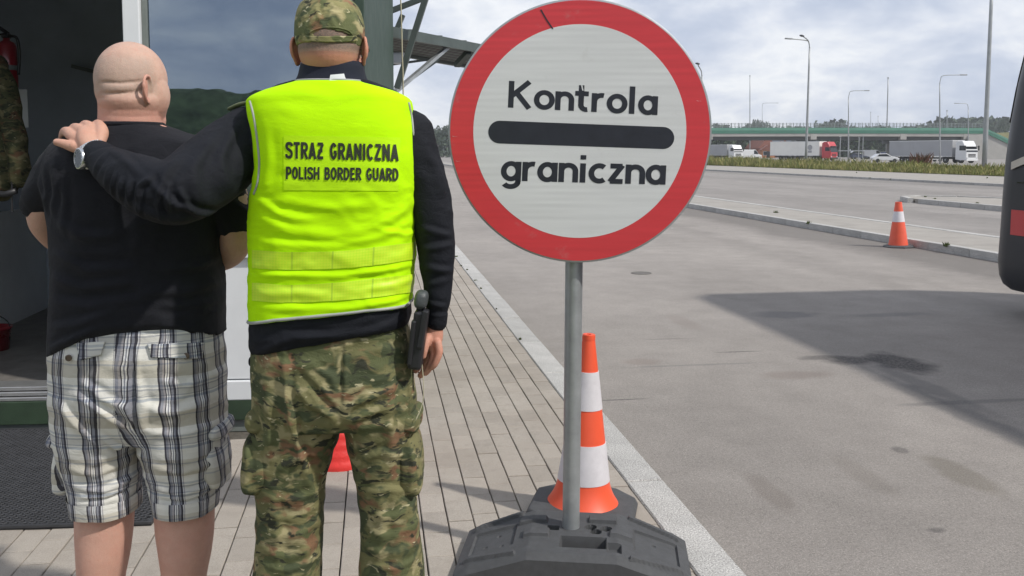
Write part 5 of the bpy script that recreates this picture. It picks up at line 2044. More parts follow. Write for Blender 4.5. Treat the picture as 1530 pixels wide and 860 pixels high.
def patch(b, tl, tr, br_, bl, nu, nv, off, d=None):
    """cloth patch lying on a surface, given by photograph corners; d: fallback depth"""
    V = []; Fc = []
    ok = []
    for j in range(nv + 1):
        for i in range(nu + 1):
            s, t = i / nu, j / nv
            x = (tl[0] * (1 - s) + tr[0] * s) * (1 - t) + (bl[0] * (1 - s) + br_[0] * s) * t
            y = (tl[1] * (1 - s) + tr[1] * s) * (1 - t) + (bl[1] * (1 - s) + br_[1] * s) * t
            h = HIT(b, x, y, off)
            ok.append(h is not None)
            V.append(h if h is not None else P(x, y, d or 2.3))
    for j in range(nv):
        for i in range(nu):
            a = j * (nu + 1) + i
            f = (a, a + nu + 1, a + nu + 2, a + 1)
            if all(ok[k] for k in f): Fc.append(f)
    return V, Fc


def band_patch(b, top, bot, nu, nv, off):
    V = []; Fc = []; ok = []; U = []; Vv = []
    xs0 = np.linspace(top[0][0], top[-1][0], nu + 1); xs1 = np.linspace(bot[0][0], bot[-1][0], nu + 1)
    yt = hermite([p[0] for p in top], [p[1] for p in top], xs0); yb = hermite([p[0] for p in bot], [p[1] for p in bot], xs1)
    for j in range(nv + 1):
        for i in range(nu + 1):
            t = j / nv
            x = xs0[i] * (1 - t) + xs1[i] * t; y = yt[i] * (1 - t) + yb[i] * t
            h = HIT(b, x, y, off)
            ok.append(h is not None); V.append(h if h is not None else P(x, y, 2.25)); U.append(i / nu * .42); Vv.append(j / nv * .05)
    for j in range(nv):
        for i in range(nu):
            a = j * (nu + 1) + i
            f = (a, a + nu + 1, a + nu + 2, a + 1)
            if all(ok[k] for k in f): Fc.append(f)
    return V, Fc, U, Vv


def ear(c, side, h, R, ow=1.0):
    """closed shells of an ear; c centre, side -1/1, R head rotation"""
    ol = [(.20, -.08, .02), (.20, .22, .05), (.05, .44, .16), (-.17, .40, .28), (-.27, .14, .34), (-.23, -.12, .30), (-.12, -.30, .20), (.00, -.46, .13), (.13, -.40, .06), (.18, -.22, .02)]
    pts = [R @ Vector((side * o * ow * h, f * h, z * h)) + Vector(c) for f, z, o in ol]
    sm = [Vector(p) for p in catmull(pts, 5)]
    out = [tube_mesh(sm, h * .062, 10)]
    out.append(ellipsoid(R @ Vector((side * h * .13, -.02 * h, .05 * h)) + Vector(c), (h * .055, h * .22, h * .36), R @ Matrix.Rotation(side * .75, 3, 'Z'), 16, 10))
    out.append(ellipsoid(R @ Vector((side * h * .09, .02 * h, -.36 * h)) + Vector(c), (h * .06, h * .13, h * .13), R, 12, 8))
    return out


def head_shells(c, a, b, h, R, earh, ear_z, ear_y=-.005, ear_x=.97, ow=1.0, fl=1.0):
    S = []
    T = lambda v: R @ Vector((v[0], v[1] * (fl if v[1] > .7 * b else 1), v[2])) + Vector(c)
    S.append(ellipsoid(c, (a, b, h), R, 36, 26))
    S.append(ellipsoid(T((0, -.25 * b, -.25 * h)), (a * .94, b * .72, h * .72), R, 32, 20))
    S.append(ellipsoid(T((0, .30 * b, -.55 * h)), (a * .93, b * .66, h * .80), R, 32, 20))
    S.append(ellipsoid(T((0, .48 * b, -1.05 * h)), (a * .62, b * .46, h * .34), R, 24, 16))
    S.append(ellipsoid(T((0, .80 * b, -.05 * h)), (a * .62, b * .18, h * .13), R, 20, 12))
    S.append(limb([(T((0, .93 * b, -.15 * h)), .009), (T((0, 1.0 * b, -.38 * h)), .012), (T((0, 1.045 * b, -.58 * h)), .015)], 14, 4))
    S.append(limb([(T((-.30 * a, .93 * b, -.86 * h)), .005), (T((0, .99 * b, -.84 * h)), .0085), (T((.30 * a, .93 * b, -.86 * h)), .005)], 10, 4))
    S.append(limb([(T((-.28 * a, .92 * b, -.95 * h)), .005), (T((0, .98 * b, -.96 * h)), .0095), (T((.28 * a, .92 * b, -.95 * h)), .005)], 10, 4))
    for s in (-1, 1):
        S += ear(T((s * a * ear_x, ear_y, ear_z)), s, earh, R, ow)
    return S


def eyes(c, a, b, h, R, parent, base):
    me_w = pmat_eye
    for s in (-1, 1):
        p = R @ Vector((s * a * .42, b * .76, -.25 * h)) + Vector(c)
        V, Fc = ellipsoid(p, (.0115, .0115, .0115), None, 16, 10)
        put('eye', V, Fc, me_w, parent, base)


pmat_eye = pmat('eye_white', (.6, .58, .55), .2, var=.03)


def XZ(x, y, d):
    q = P(x, y, d); return (q.x, q.z)


def folds(V, Nn, lst, d, k=1.0):
    D = np.zeros_like(V)
    for pts, w_, amp in lst:
        D += fold(V, Nn, [XZ(x, y, d) for x, y in pts], rp_(w_, d), amp * k)
    return V + D


# =================================================== the border guard
DG = 2.25
g0 = Vector((P(505, HOR, DG).x, DG, 0))
guard = thing('person', 'border guard seen from behind in a bright yellow vest, cap and camouflage trousers', 'person', g0)
I3 = Matrix.Identity(3)
hg = P(493.5, 58, DG)
gb = head_shells(hg, .0775, .100, .105, I3, .070, -.030, -.004, .985, .62)
gb.append(limb([(P(494, 70, DG + .005), .066), (P(494, 105, DG), .070), (P(494, 150, DG + .01), .075)], 28, 4))
# covered core, so that the body is one figure
gb.append(loft([(140, 440, 552, .06, .06), (165, 395, 600, .07, .08), (230, 400, 605, .09, .10), (350, 395, 600, .09, .10), (470, 395, 597, .09, .10), (560, 395, 600, .09, .09), (625, 400, 605, .07, .07)], DG, 2.4, 40, 8)[1:])
gb.append(limb([pt(368, 205, DG + .03, 34), pt(305, 262, 2.17, 38), pt(255, 287, 2.10, 34), pt(205, 270, 2.14, 28), pt(165, 247, 2.21, 19), pt(143, 230, 2.255, 15.5)], 20, 6))
gb.append(limb([pt(618, 205, DG, 28), pt(634, 250, 2.245, 24), pt(650, 340, 2.24, 22), pt(655, 420, 2.23, 16), pt(652, 490, 2.22, 10.5)], 20, 6))
for sg_, (hx, kx, ax_) in ((-1, (446, 432, 432)), (1, (566, 580, 590))):
    gb.append(limb([pt(hx, 590, DG, 45), pt(kx, 790, DG - .01, 32), pt(ax_, 1000, DG + .02, 22), (P(ax_, 1050, DG + .03), .035)], 20, 6))
    f0 = P(ax_, HOR, DG); gb.append(limb([(Vector((f0.x, DG - .02, .05)), .035), (Vector((f0.x + sg_ * .02, DG + .12, .035)), .03)], 14, 4))
# right hand hanging
HR = [[(654, 512, 2.20, 6.6), (656, 527, 2.195, 6.0), (650, 543, 2.195, 5.2), (645, 549, 2.20, 4.6)],
      [(649, 514, 2.215, 6.8), (648, 533, 2.21, 6.2), (641, 550, 2.21, 5.4), (636, 557, 2.215, 4.8)],
      [(643, 513, 2.235, 6.6), (640, 535, 2.23, 6.0), (634, 553, 2.225, 5.4), (628, 561, 2.23, 4.8)],
      [(638, 510, 2.252, 6.0), (633, 530, 2.25, 5.6), (627, 546, 2.245, 5.0), (621, 554, 2.245, 4.5)],
      [(645, 496, 2.225, 7.2), (638, 508, 2.20, 6.8), (634, 522, 2.19, 6.0), (632, 532, 2.19, 5.2)]]
gb.append(limb([pt(651, 484, 2.222, 11), pt(649, 500, 2.222, 13.5), pt(647, 515, 2.22, 12.5)], 18, 6, .95))
for ch in HR:
    gb.append(limb([pt(*q) for q in ch], 12, 5))
# left hand gripping the shoulder: wrist, back of the hand, four fingers going over, one splayed toward the camera side
HL = [[(132, 225, 2.262, 9), (110, 219, 2.268, 9.0), (96, 214.5, 2.272, 7.8), (84.5, 212, 2.276, 6.2)],
      [(130, 216, 2.270, 10), (110, 204, 2.295, 9.5), (100, 196.5, 2.325, 8.6), (95.5, 199, 2.355, 7.6), (93, 210, 2.372, 6.6)],
      [(136, 212, 2.272, 10), (122, 197, 2.305, 10), (113, 191.5, 2.335, 9.2), (109, 195, 2.368, 8.0), (107, 206, 2.385, 7.0)],
      [(142, 211, 2.275, 10.5), (136, 194, 2.310, 10.5), (128.5, 187.5, 2.340, 9.6), (125, 191, 2.372, 8.4), (123, 203, 2.39, 7.2)],
      [(148, 212, 2.275, 10.5), (152, 198, 2.300, 10.8), (148.5, 187, 2.330, 9.2), (144, 186.5, 2.362, 8.0), (140, 196, 2.385, 7.0)]]
for ch in HL:
    gb.append(limb([pt(x_, y_, d_, r_ * (.93 if i_ == 1 else .88)) for i_, (x_, y_, d_, r_) in enumerate(ch)], 14, 5))
    k_ = ch[1]
    gb.append(ellipsoid(P(k_[0], k_[1] - 1, k_[2] - .004), (.0118, .0118, .0118)))
gb.append(limb([pt(146, 230, 2.258, 16), pt(138, 219, 2.268, 18), pt(134, 207, 2.288, 19), pt(130, 199, 2.305, 15)], 20, 5, .8))
Vg, Fg, Ng = remesh(gb, .0027, 2)
# attributes: red ears, neck; cropped hair below the cap
zc0 = P(494, 100, DG).z
back_head = (np.abs(Vg[:, 0] - hg.x) < .079) & (Vg[:, 2] > P(0, 140, DG).z)
hair_g = np.clip((Vg[:, 2] - P(0, 83, DG - .09).z) / .022, 0, 1) * back_head * (Vg[:, 1] < DG + .05)
earm = (np.abs(Vg[:, 0] - hg.x) > .0775) & (Vg[:, 2] > P(0, 110, DG).z)
neckm = back_head & (hair_g < .5)
handm = (Vg[:, 2] > P(0, 600, DG).z) & (Vg[:, 2] < P(0, 485, DG).z) & (Vg[:, 0] > P(615, 500, DG).x)
handl = (Vg[:, 0] < P(165, 200, DG).x)
red_g = np.where(earm, 1.0, np.where(neckm, .85, np.where(handm, .75, np.where(handl, .35, .2))))
put('body', Vg, Fg, M_skinB, guard, g0, {'red': red_g, 'hair': hair_g * 1.0})
eyes(hg, .0775, .100, .105, I3, guard, g0)

# jacket
jr = [(120, 438, 553, .062, .07), (128, 415, 575, .07, .08), (140, 392, 598, .085, .09), (155, 380, 610, .10, .10), (190, 380, 616, .118, .12), (250, 386, 620, .122, .13), (340, 384, 616, .122, .135),
      (420, 384, 612, .120, .135), (470, 378, 613, .128, .135), (505, 377, 613.5, .134, .14), (520, 380, 611, .130, .136)]
hemj_x = [P(x, 500, DG).x for x in (366, 376, 430, 500, 560, 613, 625)]
hemj_z = [P(500, y, DG).z for y in (526, 524, 511, 498, 487, 482, 481)]
jk_parts = [loft(jr, DG, 2.8, 72, 4, lambda x: np.interp(x, hemj_x, hemj_z))[1:]]
jk_parts.append(limb([pt(372, 204, DG + .035, 46), pt(340, 232, 2.24, 53), pt(305, 262, 2.17, 54), pt(255, 287, 2.10, 50), pt(205, 270, 2.14, 41), pt(168, 249, 2.205, 30), pt(147, 234, 2.245, 22.5)], 36, 8))
jk_parts.append(limb([pt(604, 206, DG + .01, 46), pt(622, 240, 2.25, 38), pt(640, 290, 2.245, 33), pt(650, 350, 2.235, 30), pt(653, 400, 2.23, 26), pt(654, 445, 2.222, 19), pt(653, 480, 2.22, 15)], 32, 8))
Vj, Fj, Nj = remesh(jk_parts, .0042, 5)
FOLD_ARM = [([(352, 190), (346, 235), (356, 285)], 7, .006), ([(330, 205), (318, 250), (332, 300)], 8, .006), ([(296, 228), (283, 268), (300, 318)], 7, .005),
            ([(268, 262), (250, 275), (246, 318)], 4, .008), ([(284, 268), (276, 300), (280, 326)], 3.5, .007), ([(292, 270), (290, 310)], 3, .006), ([(235, 266), (230, 300)], 3.5, .007), ([(218, 264), (213, 296)], 3.5, .006), ([(202, 258), (194, 290)], 3.5, .005), ([(306, 280), (318, 312), (345, 318)], 4, .007),
            ([(190, 245), (180, 285)], 5, .004), ([(172, 225), (150, 262)], 5, .004), ([(260, 262), (300, 300), (340, 318)], 5, .006), ([(236, 300), (290, 322), (345, 320)], 6, .005),
            ([(165, 222), (200, 232), (250, 258)], 5, .005),
            ([(635, 215), (655, 260), (660, 300)], 7, .005), ([(632, 340), (672, 352)], 5, .005), ([(630, 372), (676, 365)], 5, .006), ([(636, 398), (674, 405)], 5, .005), ([(640, 425), (668, 418)], 5, .004),
            ([(641, 452), (668, 458)], 4, .004), ([(645, 470), (668, 472)], 3, .003),
            ([(380, 505), (470, 494), (560, 486)], 6, .004), ([(390, 520), (440, 500)], 5, .003), ([(540, 492), (600, 475)], 6, .004), ([(420, 490), (520, 492)], 5, .003)]
Vj = folds(Vj, Nj, FOLD_ARM, 2.2, 1.15)
Vj = Vj + ripple(Vj, Nj, 11, 38, .0022, (1, 1, 1.2))
put('jacket', Vj, Fj, M_jkt, guard, g0)
# cuffs
V, Fc = limb([pt(158, 239, 2.225, 24.5), pt(146, 231.5, 2.248, 23)], 28, 3)
put('cuff', V, Fc, M_jkt, guard, g0)
V, Fc = limb([pt(653.5, 468, 2.22, 16), pt(653, 482, 2.22, 15)], 28, 3)
put('cuff', V, Fc, M_jkt, guard, g0)
# collar
_, V, Fc = loft([(93, 453, 540, .072, .07), (97, 450.5, 542.5, .077, .075), (112, 447, 546, .082, .08), (126, 440, 553, .09, .09), (136, 430, 565, .09, .09)], DG, 2.2, 64, 3)
put('collar', V, Fc, M_collar, guard, g0)
bcol = bvh_of(V, Fc)

# vest
vr = [(123, 446, 546, .094, .07), (125.5, 437, 553, .100, .08), (130, 420, 571, .105, .09), (137, 397, 592, .113, .10), (147, 377, 611, .120, .11), (153, 373, 615, .122, .115), (170, 375, 618, .131, .125),
      (200, 382, 622, .138, .135), (250, 386, 625, .140, .14), (285, 380, 624, .139, .145), (320, 376.5, 622, .136, .145), (400, 376.5, 619, .136, .15), (445, 377, 616, .139, .15), (466, 377, 614, .140, .15)]
hv_x = [P(x, 480, DG).x for x in (366, 377, 430, 500, 560, 613, 625)]
hv_z = [P(500, y, DG).z for y in (479, 478, 466.5, 459, 453, 452, 452)]
gridv, Vv, Fv = loft(vr, DG, 2.9, 200, 2.6, lambda x: np.interp(x, hv_x, hv_z))
Vv = np.array([tuple(v) for v in Vv]); Nv = normals_of(Vv, Fv)
FV = [([(383, 300), (420, 322), (470, 330)], 7, .0045), ([(384, 325), (430, 345), (500, 352)], 8, .004), ([(616, 300), (580, 330), (520, 350)], 8, .0045), ([(620, 330), (570, 352), (505, 366)], 7, .004),
      ([(380, 412), (440, 410), (510, 413)], 5, .0045), ([(618, 400), (560, 406), (500, 412)], 5, .005), ([(382, 462), (440, 460), (520, 458)], 6, .004), ([(610, 448), (560, 455), (500, 462)], 5, .004),
      ([(395, 190), (400, 240), (393, 285)], 8, .003), ([(610, 180), (606, 230), (612, 290)], 8, .003), ([(430, 300), (500, 312), (560, 305)], 8, .003), ([(560, 342), (600, 352), (618, 352)], 5, .004),
      ([(384, 362), (440, 366), (520, 369)], 5, .003), ([(430, 135), (495, 150), (560, 138)], 10, .002), ([(540, 432), (580, 428), (616, 422)], 4, .004), ([(380, 440), (450, 436), (500, 440)], 5, .003)]
Vv = folds(Vv, Nv, FV, 2.12, 1.1)
amp = np.clip((P(0, 200, DG).z - Vv[:, 2]) / .15, .25, 1)[:, None]
Vv = Vv + ripple(Vv, Nv, 21, 24, .0022, (1, 1, 2.0)) * amp + ripple(Vv, Nv, 22, 62, .0011, (.7, .7, 2.2)) * np.clip(amp * 1.3 - .35, 0, 1)
put('safety_vest', Vv, Fv, M_hiviz, guard, g0)
bv = bvh_of(Vv, Fv)


def VP_(x, y, off=.003, d=2.16):
    h = HIT(bv, x, y, off)
    if h is None:
        loc, nor, i, ds = bv.find_nearest(P(x, y, d))
        h = loc + nor * off if nor.dot(loc - Vector((g0.x, DG, loc.z))) > 0 else loc - nor * off
    return h


for top, bot in ((((377.5, 373), (430, 376), (500, 375), (560, 369), (620, 361)), ((377.5, 400), (430, 403), (500, 401), (560, 396), (618, 387))),
                 (((377.5, 422), (430, 425), (500, 422), (560, 416), (618, 409)), ((377.5, 449), (430, 452), (500, 449), (560, 444), (616, 436)))):
    V, Fc, U, Uv = band_patch(bv, top, bot, 90, 8, .0022)
    put('reflective_tape', V, Fc, M_tape, guard, g0, {'pu': U, 'pv': Uv})
V, Fc = patch(bv, (424, 202), (598, 205), (595, 285), (424, 284), 50, 24, .0012)
put('print_panel', V, Fc, M_hiviz2, guard, g0)


def vest_text(name, text, a, b, cap):
    strips, wd = ribbons(text, VEST_FONT, .185, .10)
    V = []; Fc = []
    for si, (L, Rr) in enumerate(strips):
        b0 = len(V)
        for p, q in zip(L, Rr):
            for r in (p, q):
                fx = r[0] / wd
                h = HIT(bv, a[0] + (b[0] - a[0]) * fx, a[1] + (b[1] - a[1]) * fx - r[1] * cap, .0026 + si * .00003)
                V.append(h)
        for i in range(len(L) - 1):
            Fc.append((b0 + 2 * i, b0 + 2 * i + 1, b0 + 2 * i + 3, b0 + 2 * i + 2))
    put(name, V, Fc, M_ink, guard, g0)


vest_text('lettering', 'STRAQ GRANICZNA', (427.5, 236.5), (594, 240.5), 25)
vest_text('lettering', 'POLISH BORDER GUARD', (428, 267.5), (594, 270), 19)
for pth_ in ([(374, 151), (379, 170), (384, 200), (388, 240), (386, 270), (380, 290)], [(610, 153), (615, 180), (618, 220), (621, 260), (620, 300)]):
    sm = [tuple(p) for p in catmull([(x, y, 0) for x, y in pth_], 8)]
    V, Fc = tube_mesh([VP_(x, y, .0015) for x, y, _ in sm], .0028, 8)
    put('piping', V, Fc, M_pipe, guard, g0)
S_ = gridv.shape[1]
ringn = [Vector(Vv[k]) for k in range(S_)] + [Vector(Vv[0])]
V, Fc = tube_mesh(ringn, .0028, 8)
put('piping', V, Fc, M_pipe, guard, g0)
ring = [Vector(Vv[(gridv.shape[0] - 2) * S_ + k]) for k in range(S_)] + [Vector(Vv[(gridv.shape[0] - 2) * S_])]
V, Fc = tube_mesh(ring, .0040, 8)
put('piping', V, Fc, M_pipe, guard, g0)
# white label at the neck, epaulette
V, Fc = patch(bcol, (494, 114), (513, 112), (516, 122), (492, 123), 6, 4, .008)
put('neck_label', V, Fc, M_paper, guard, g0)
M_olive = cloth('olive_braid', (0.085, 0.105, 0.045))
V, Fc = limb([pt(376, 152, DG + .01, 5), pt(358, 156, DG + .02, 5.5), pt(344, 162, DG + .03, 5)], 14, 5, .6)
put('epaulette', V, Fc, M_olive, guard, g0)

# trousers
tr_parts = [loft([(462, 388, 604, .10, .11), (490, 383, 610, .118, .12), (530, 379, 615, .132, .125), (570, 380, 619, .140, .125), (605, 381, 622, .136, .12), (630, 384, 622, .11, .10)], DG, 2.7, 64, 4)[1:]]
tr_parts.append(loft([(560, 384, 506, .115, .11), (600, 381, 511, .122, .11), (640, 378, 508, .112, .105), (680, 377, 496, .102, .10), (720, 381, 487, .094, .095), (760, 385, 483, .088, .092), (800, 384, 481, .088, .09), (860, 380, 480, .09, .088),
                      (930, 382, 478, .085, .085), (1000, 386, 474, .078, .08), (1050, 390, 470, .07, .075)], DG, 2.25, 56, 4)[1:])
tr_parts.append(loft([(560, 512, 618, .115, .11), (600, 512, 622, .122, .11), (640, 515, 624, .112, .105), (680, 525, 622, .102, .10), (720, 533, 621, .094, .095), (760, 537, 624, .088, .092), (800, 539, 628, .088, .09), (860, 538, 634, .09, .088),
                      (930, 540, 632, .085, .085), (1000, 545, 630, .078, .08), (1050, 549, 626, .07, .075)], DG, 2.25, 56, 4)[1:])
Vt, Ft, Nt_ = remesh(tr_parts, .0046, 6)
FT = [([(427, 525), (432, 580), (440, 640), (452, 700), (462, 760)], 6, .010), ([(505, 600), (480, 570), (455, 545)], 7, .006), ([(508, 618), (470, 600), (440, 570)], 7, .008), ([(518, 605), (550, 590), (590, 580)], 6, .007), ([(520, 625), (560, 612), (600, 600)], 7, .006),
      ([(460, 570), (485, 600), (505, 630)], 6, .007), ([(500, 645), (470, 640), (430, 650)], 6, .005), ([(530, 640), (570, 632), (610, 640)], 7, .005), ([(490, 690), (455, 680), (420, 700)], 7, .006), ([(533, 690), (570, 676), (612, 690)], 6, .005),
      ([(388, 745), (430, 752), (480, 742)], 6, .0032), ([(386, 770), (430, 780), (478, 768)], 6, .0032), ([(385, 800), (430, 806), (480, 796)], 6, .0032), ([(383, 828), (430, 838), (480, 826)], 6, .0032), ([(382, 850), (430, 858), (478, 848)], 5, .0032),
      ([(536, 742), (580, 735), (622, 748)], 6, .0032), ([(540, 770), (585, 778), (626, 766)], 6, .0032), ([(540, 800), (590, 806), (630, 792)], 6, .0032), ([(540, 826), (590, 834), (632, 822)], 6, .0032), ([(540, 850), (590, 856), (634, 846)], 5, .0032),
      ([(585, 560), (582, 620), (586, 700)], 7, .006), ([(400, 560), (404, 620), (400, 690)], 7, .005), ([(512, 500), (512, 560), (512, 610)], 4, -.005), ([(470, 545), (500, 560), (512, 590)], 6, .005),
      ([(395, 535), (440, 545), (500, 535)], 7, .004), ([(525, 530), (570, 522), (608, 530)], 7, .004)]
FT += [([(405, 740), (412, 800), (408, 858)], 8, .005), ([(450, 735), (446, 800), (452, 858)], 8, .004), ([(565, 735), (570, 800), (562, 858)], 8, .005), ([(605, 740), (612, 800), (610, 858)], 7, .004)]
Vt = folds(Vt, Nt_, FT, 2.14, 1.25)
Vt = Vt + ripple(Vt, Nt_, 31, 34, .0030, (1, 1, 1.5))
put('trousers', Vt, Ft, M_camo, guard, g0)


def cloth_pillow(name, shells, mat, parent, base, seed, vox=.0045, amp=.003, attrs=None, flist=None, d=2.2):
    V, Fc, Nn = remesh(shells, vox, 3)
    if flist: V = folds(V, Nn, flist, d)
    V = V + ripple(V, Nn, seed, 42, amp, (1, 1, 1.2))
    return put(name, V, Fc, mat, parent, base, attrs(V) if attrs else None)


RY = lambda a: Matrix.Rotation(radians(a), 3, 'Y')
cloth_pillow('cargo_pocket', [pillow(P(389, 686, DG - .01), (.038, .085, .078), 3, RY(4)), pillow(P(384, 712, DG - .02), (.032, .075, .036), 2.6)], M_camo, guard, g0, 41,
             flist=[([(375, 650), (378, 690), (372, 728)], 5, .006), ([(395, 650), (400, 690), (396, 730)], 5, .007), ([(410, 650), (412, 700)], 4, .005)])
cloth_pillow('pocket_flap', [pillow(P(397, 620, DG - .012), (.036, .088, .030), 3.8, RY(-12))], M_camo, guard, g0, 42)
cloth_pillow('cargo_pocket', [pillow(P(613, 684, DG), (.030, .085, .080), 3, RY(-3)), pillow(P(618, 716, DG - .01), (.024, .07, .030), 2.6)], M_camo, guard, g0, 43,
             flist=[([(612, 650), (620, 690), (614, 728)], 4, .007), ([(624, 650), (628, 690), (622, 728)], 4, .006)])
cloth_pillow('pocket_flap', [pillow(P(614, 622, DG), (.027, .088, .026), 3.5, RY(8))], M_camo, guard, g0, 44)
V, Fc = pillow(P(381, 538, DG - .02), (.013, .03, .014), 2.6); put('belt_pouch', V, Fc, M_jkt, guard, g0)
# boots
for cx, s in ((430, -1), (590, 1)):
    f0 = P(cx, HOR, DG)
    V, Fc, Nn = remesh([limb([(Vector((f0.x, DG + .02, .24)), .055), (Vector((f0.x, DG + .0, .10)), .052), (Vector((f0.x, DG - .005, .06)), .05)], 20, 4),
                        limb([(Vector((f0.x, DG - .03, .05)), .047), (Vector((f0.x + s * .015, DG + .10, .05)), .048), (Vector((f0.x + s * .03, DG + .20, .042)), .042)], 20, 4)], .006, 3)
    V[:, 2] = np.maximum(V[:, 2], .004)
    put('boot', V, Fc, M_shoe, guard, g0)

# cap
cr = [(-8, 487, 499, .012, .012), (-7.4, 478, 508, .03, .03), (-5, 468, 517, .052, .05), (0, 459, 526, .072, .07), (9, 450, 535, .088, .086), (22, 445, 540, .097, .096), (38, 442, 543.5, .102, .102), (52, 442, 544, .103, .104), (64, 444, 542, .102, .104), (70, 446, 540, .100, .103)]
gc, Vc, Fc_ = loft(cr, DG + .004, 2.15, 120, 1.6)
Vc = np.array([tuple(v) for v in Vc]); Nc = normals_of(Vc, Fc_)
FC = [([(471, 8), (476, 24), (482, 36)], 2.5, .0045), ([(468, 28), (458, 40), (452, 52)], 3, .003), ([(492, 22), (497, 32), (500, 40)], 3, .003), ([(520, 10), (526, 28), (530, 50)], 3, .002), ([(452, 20), (454, 40)], 3, .002), ([(480, 12), (500, 18), (516, 14)], 3, .002)]
Vc = folds(Vc, Nc, FC, 2.15)
Vc = Vc + ripple(Vc, Nc, 51, 60, .0010)
# rear opening: faces inside the arch are cut away
zA = P(0, 51.5, DG - .1).z; cxa = P(493.5, 45, DG - .1).x
keep = []
for f in Fc_:
    c = Vc[list(f)].mean(0)
    if len(f) == 4 and c[1] < DG - .04:
        u = (c[0] - cxa) / rp_(27, DG - .1); v = (c[2] - zA) / rp_(7.2, DG - .1)
        if 0 < v < 1 and u * u + v * v < 1:
            continue
    keep.append(f)
cp = put('cap', Vc, keep, M_camoc, guard, g0)
sld = cp.modifiers.new('s', 'SOLIDIFY'); sld.thickness = .0022; sld.offset = -1
bc = bvh_of(Vc, Fc_)
ar = [HIT(bc, 493.5 + 33 * cos(radians(a)), 54 - 13.5 * sin(radians(a)), .001) for a in np.linspace(6, 174, 40)]
V, Fc = tube_mesh(ar, .0018, 8); put('opening_seam', V, Fc, M_camoc, guard, g0)
V, Fc, U, Uv = band_patch(bc, ((455, 52.8), (475, 53.6), (494, 54), (512, 53.6), (531, 52.8)), ((454, 60.5), (475, 62), (494, 62.5), (512, 62), (532, 60.5)), 40, 5, .0030)
st_ = put('adjuster_strap', V, Fc, M_camoc, guard, g0)
sld = st_.modifiers.new('s', 'SOLIDIFY'); sld.thickness = .003; sld.offset = 0
V, Fc = pillow(Vector((hg.x, DG + .15, P(0, 62, DG).z)), (.072, .065, .006), 2.4, Matrix.Rotation(-.18, 3, 'X'))
put('visor', V, Fc, M_camo, guard, g0)
V, Fc = ellipsoid(P(493, -8.5, DG), (.007, .007, .004)); put('cap_button', V, Fc, M_camo, guard, g0)

# holster and pistol grip on the right hip
M_hol = pmat('black_holster', (0.016, 0.016, 0.019), .4, var=.2, scale=14)
M_grip = pmat('grey_grip', (0.060, 0.068, 0.070), .5, var=.15, scale=30, bump=.2)
hl = MB()
hl.bar(P(631, 462, 2.175), P(620, 549, 2.175), .034, .060, (0, -1, 0))
hl.build('holster', M_hol, guard, bevel=.008).location = -g0
hl = MB().bar(P(637, 462, 2.150), P(627, 520, 2.150), .016, .028, (0, -1, 0)); hl.build('magazine_pouch', M_hol, guard, bevel=.005).location = -g0
hl = MB().bar(P(619, 478, 2.150), P(612, 545, 2.150), .012, .022, (0, -1, 0)); hl.build('holster_strap', M_hol, guard, bevel=.004).location = -g0
V, Fc = pillow(P(629.5, 447, 2.165), (.0165, .026, .023), 2.8, RY(10)); put('pistol_grip', V, Fc, M_grip, guard, g0)
V, Fc = tube_mesh([P(628, 452, 2.17), P(630, 470, 2.17)], [.010, .013], 10); put('grip_stem', V, Fc, M_hol, guard, g0)
V, Fc = tube_mesh(catmull([P(630, 540, 2.17), P(633, 575, 2.17), P(631, 603, 2.17), P(621, 628, 2.16)], 8), .0011, 6)
put('lanyard', V, Fc, M_rope, guard, g0)

# wristwatch
M_dial = pmat('watch_dial', (0.045, 0.055, 0.065), .2, var=.2, scale=40)
M_silver = pmat('silver_metal', (0.62, 0.63, 0.64), .25, .9, var=.1, scale=60)
wc = P(119, 236.5, 2.230)
WK = 1.28
zax = Vector((-.66, -.74, .05)).normalized(); Rw = zax.to_track_quat('Z', 'Y').to_matrix()


def watch_part(name, prof, mat, seg=36):
    mb = MB().lathe(prof, seg)
    mb.V = [Rw @ (Vector(v) * WK) + wc - g0 for v in mb.V]
    return smooth_by_angle(mb.build(name, mat, guard), 35)


watch_part('watch_case', [(.017, -.010), (.0205, -.008), (.0215, .0), (.0205, .003), (.0180, .0035), (.0175, .001)], M_silver)
watch_part('watch_dial', [(.0178, .0012), (.0178, .0022)], M_dial)
for a in np.linspace(0, 2 * pi, 12, endpoint=False):
    mb = MB().box((.0148 * cos(a), .0148 * sin(a), .0026), (.003, .001, .0004), Matrix.Rotation(a, 3, 'Z'))
    mb.V = [Rw @ (Vector(v) * WK) + wc - g0 for v in mb.V]
    mb.build('hour_mark', M_silver, guard)
lk = catmull([P(121, 224, 2.236), P(129, 218.5, 2.232), P(139, 214.5, 2.236), P(148, 213.5, 2.243), P(156, 217, 2.262)], 3)
for i in range(len(lk) - 1):
    a, b = Vector(lk[i]), Vector(lk[i + 1])
    m_ = (a + b) / 2
    MB().bar(a - g0, a.lerp(b, .86) - g0, .018, .005, (-.2, -1, .35)).build('bracelet_link', M_silver, guard, bevel=.001)
V, Fc = tube_mesh([P(124, 246, 2.235), P(130, 250, 2.24), P(138, 252, 2.25)], .005, 8); put('bracelet_clasp', V, Fc, M_silver, guard, g0)

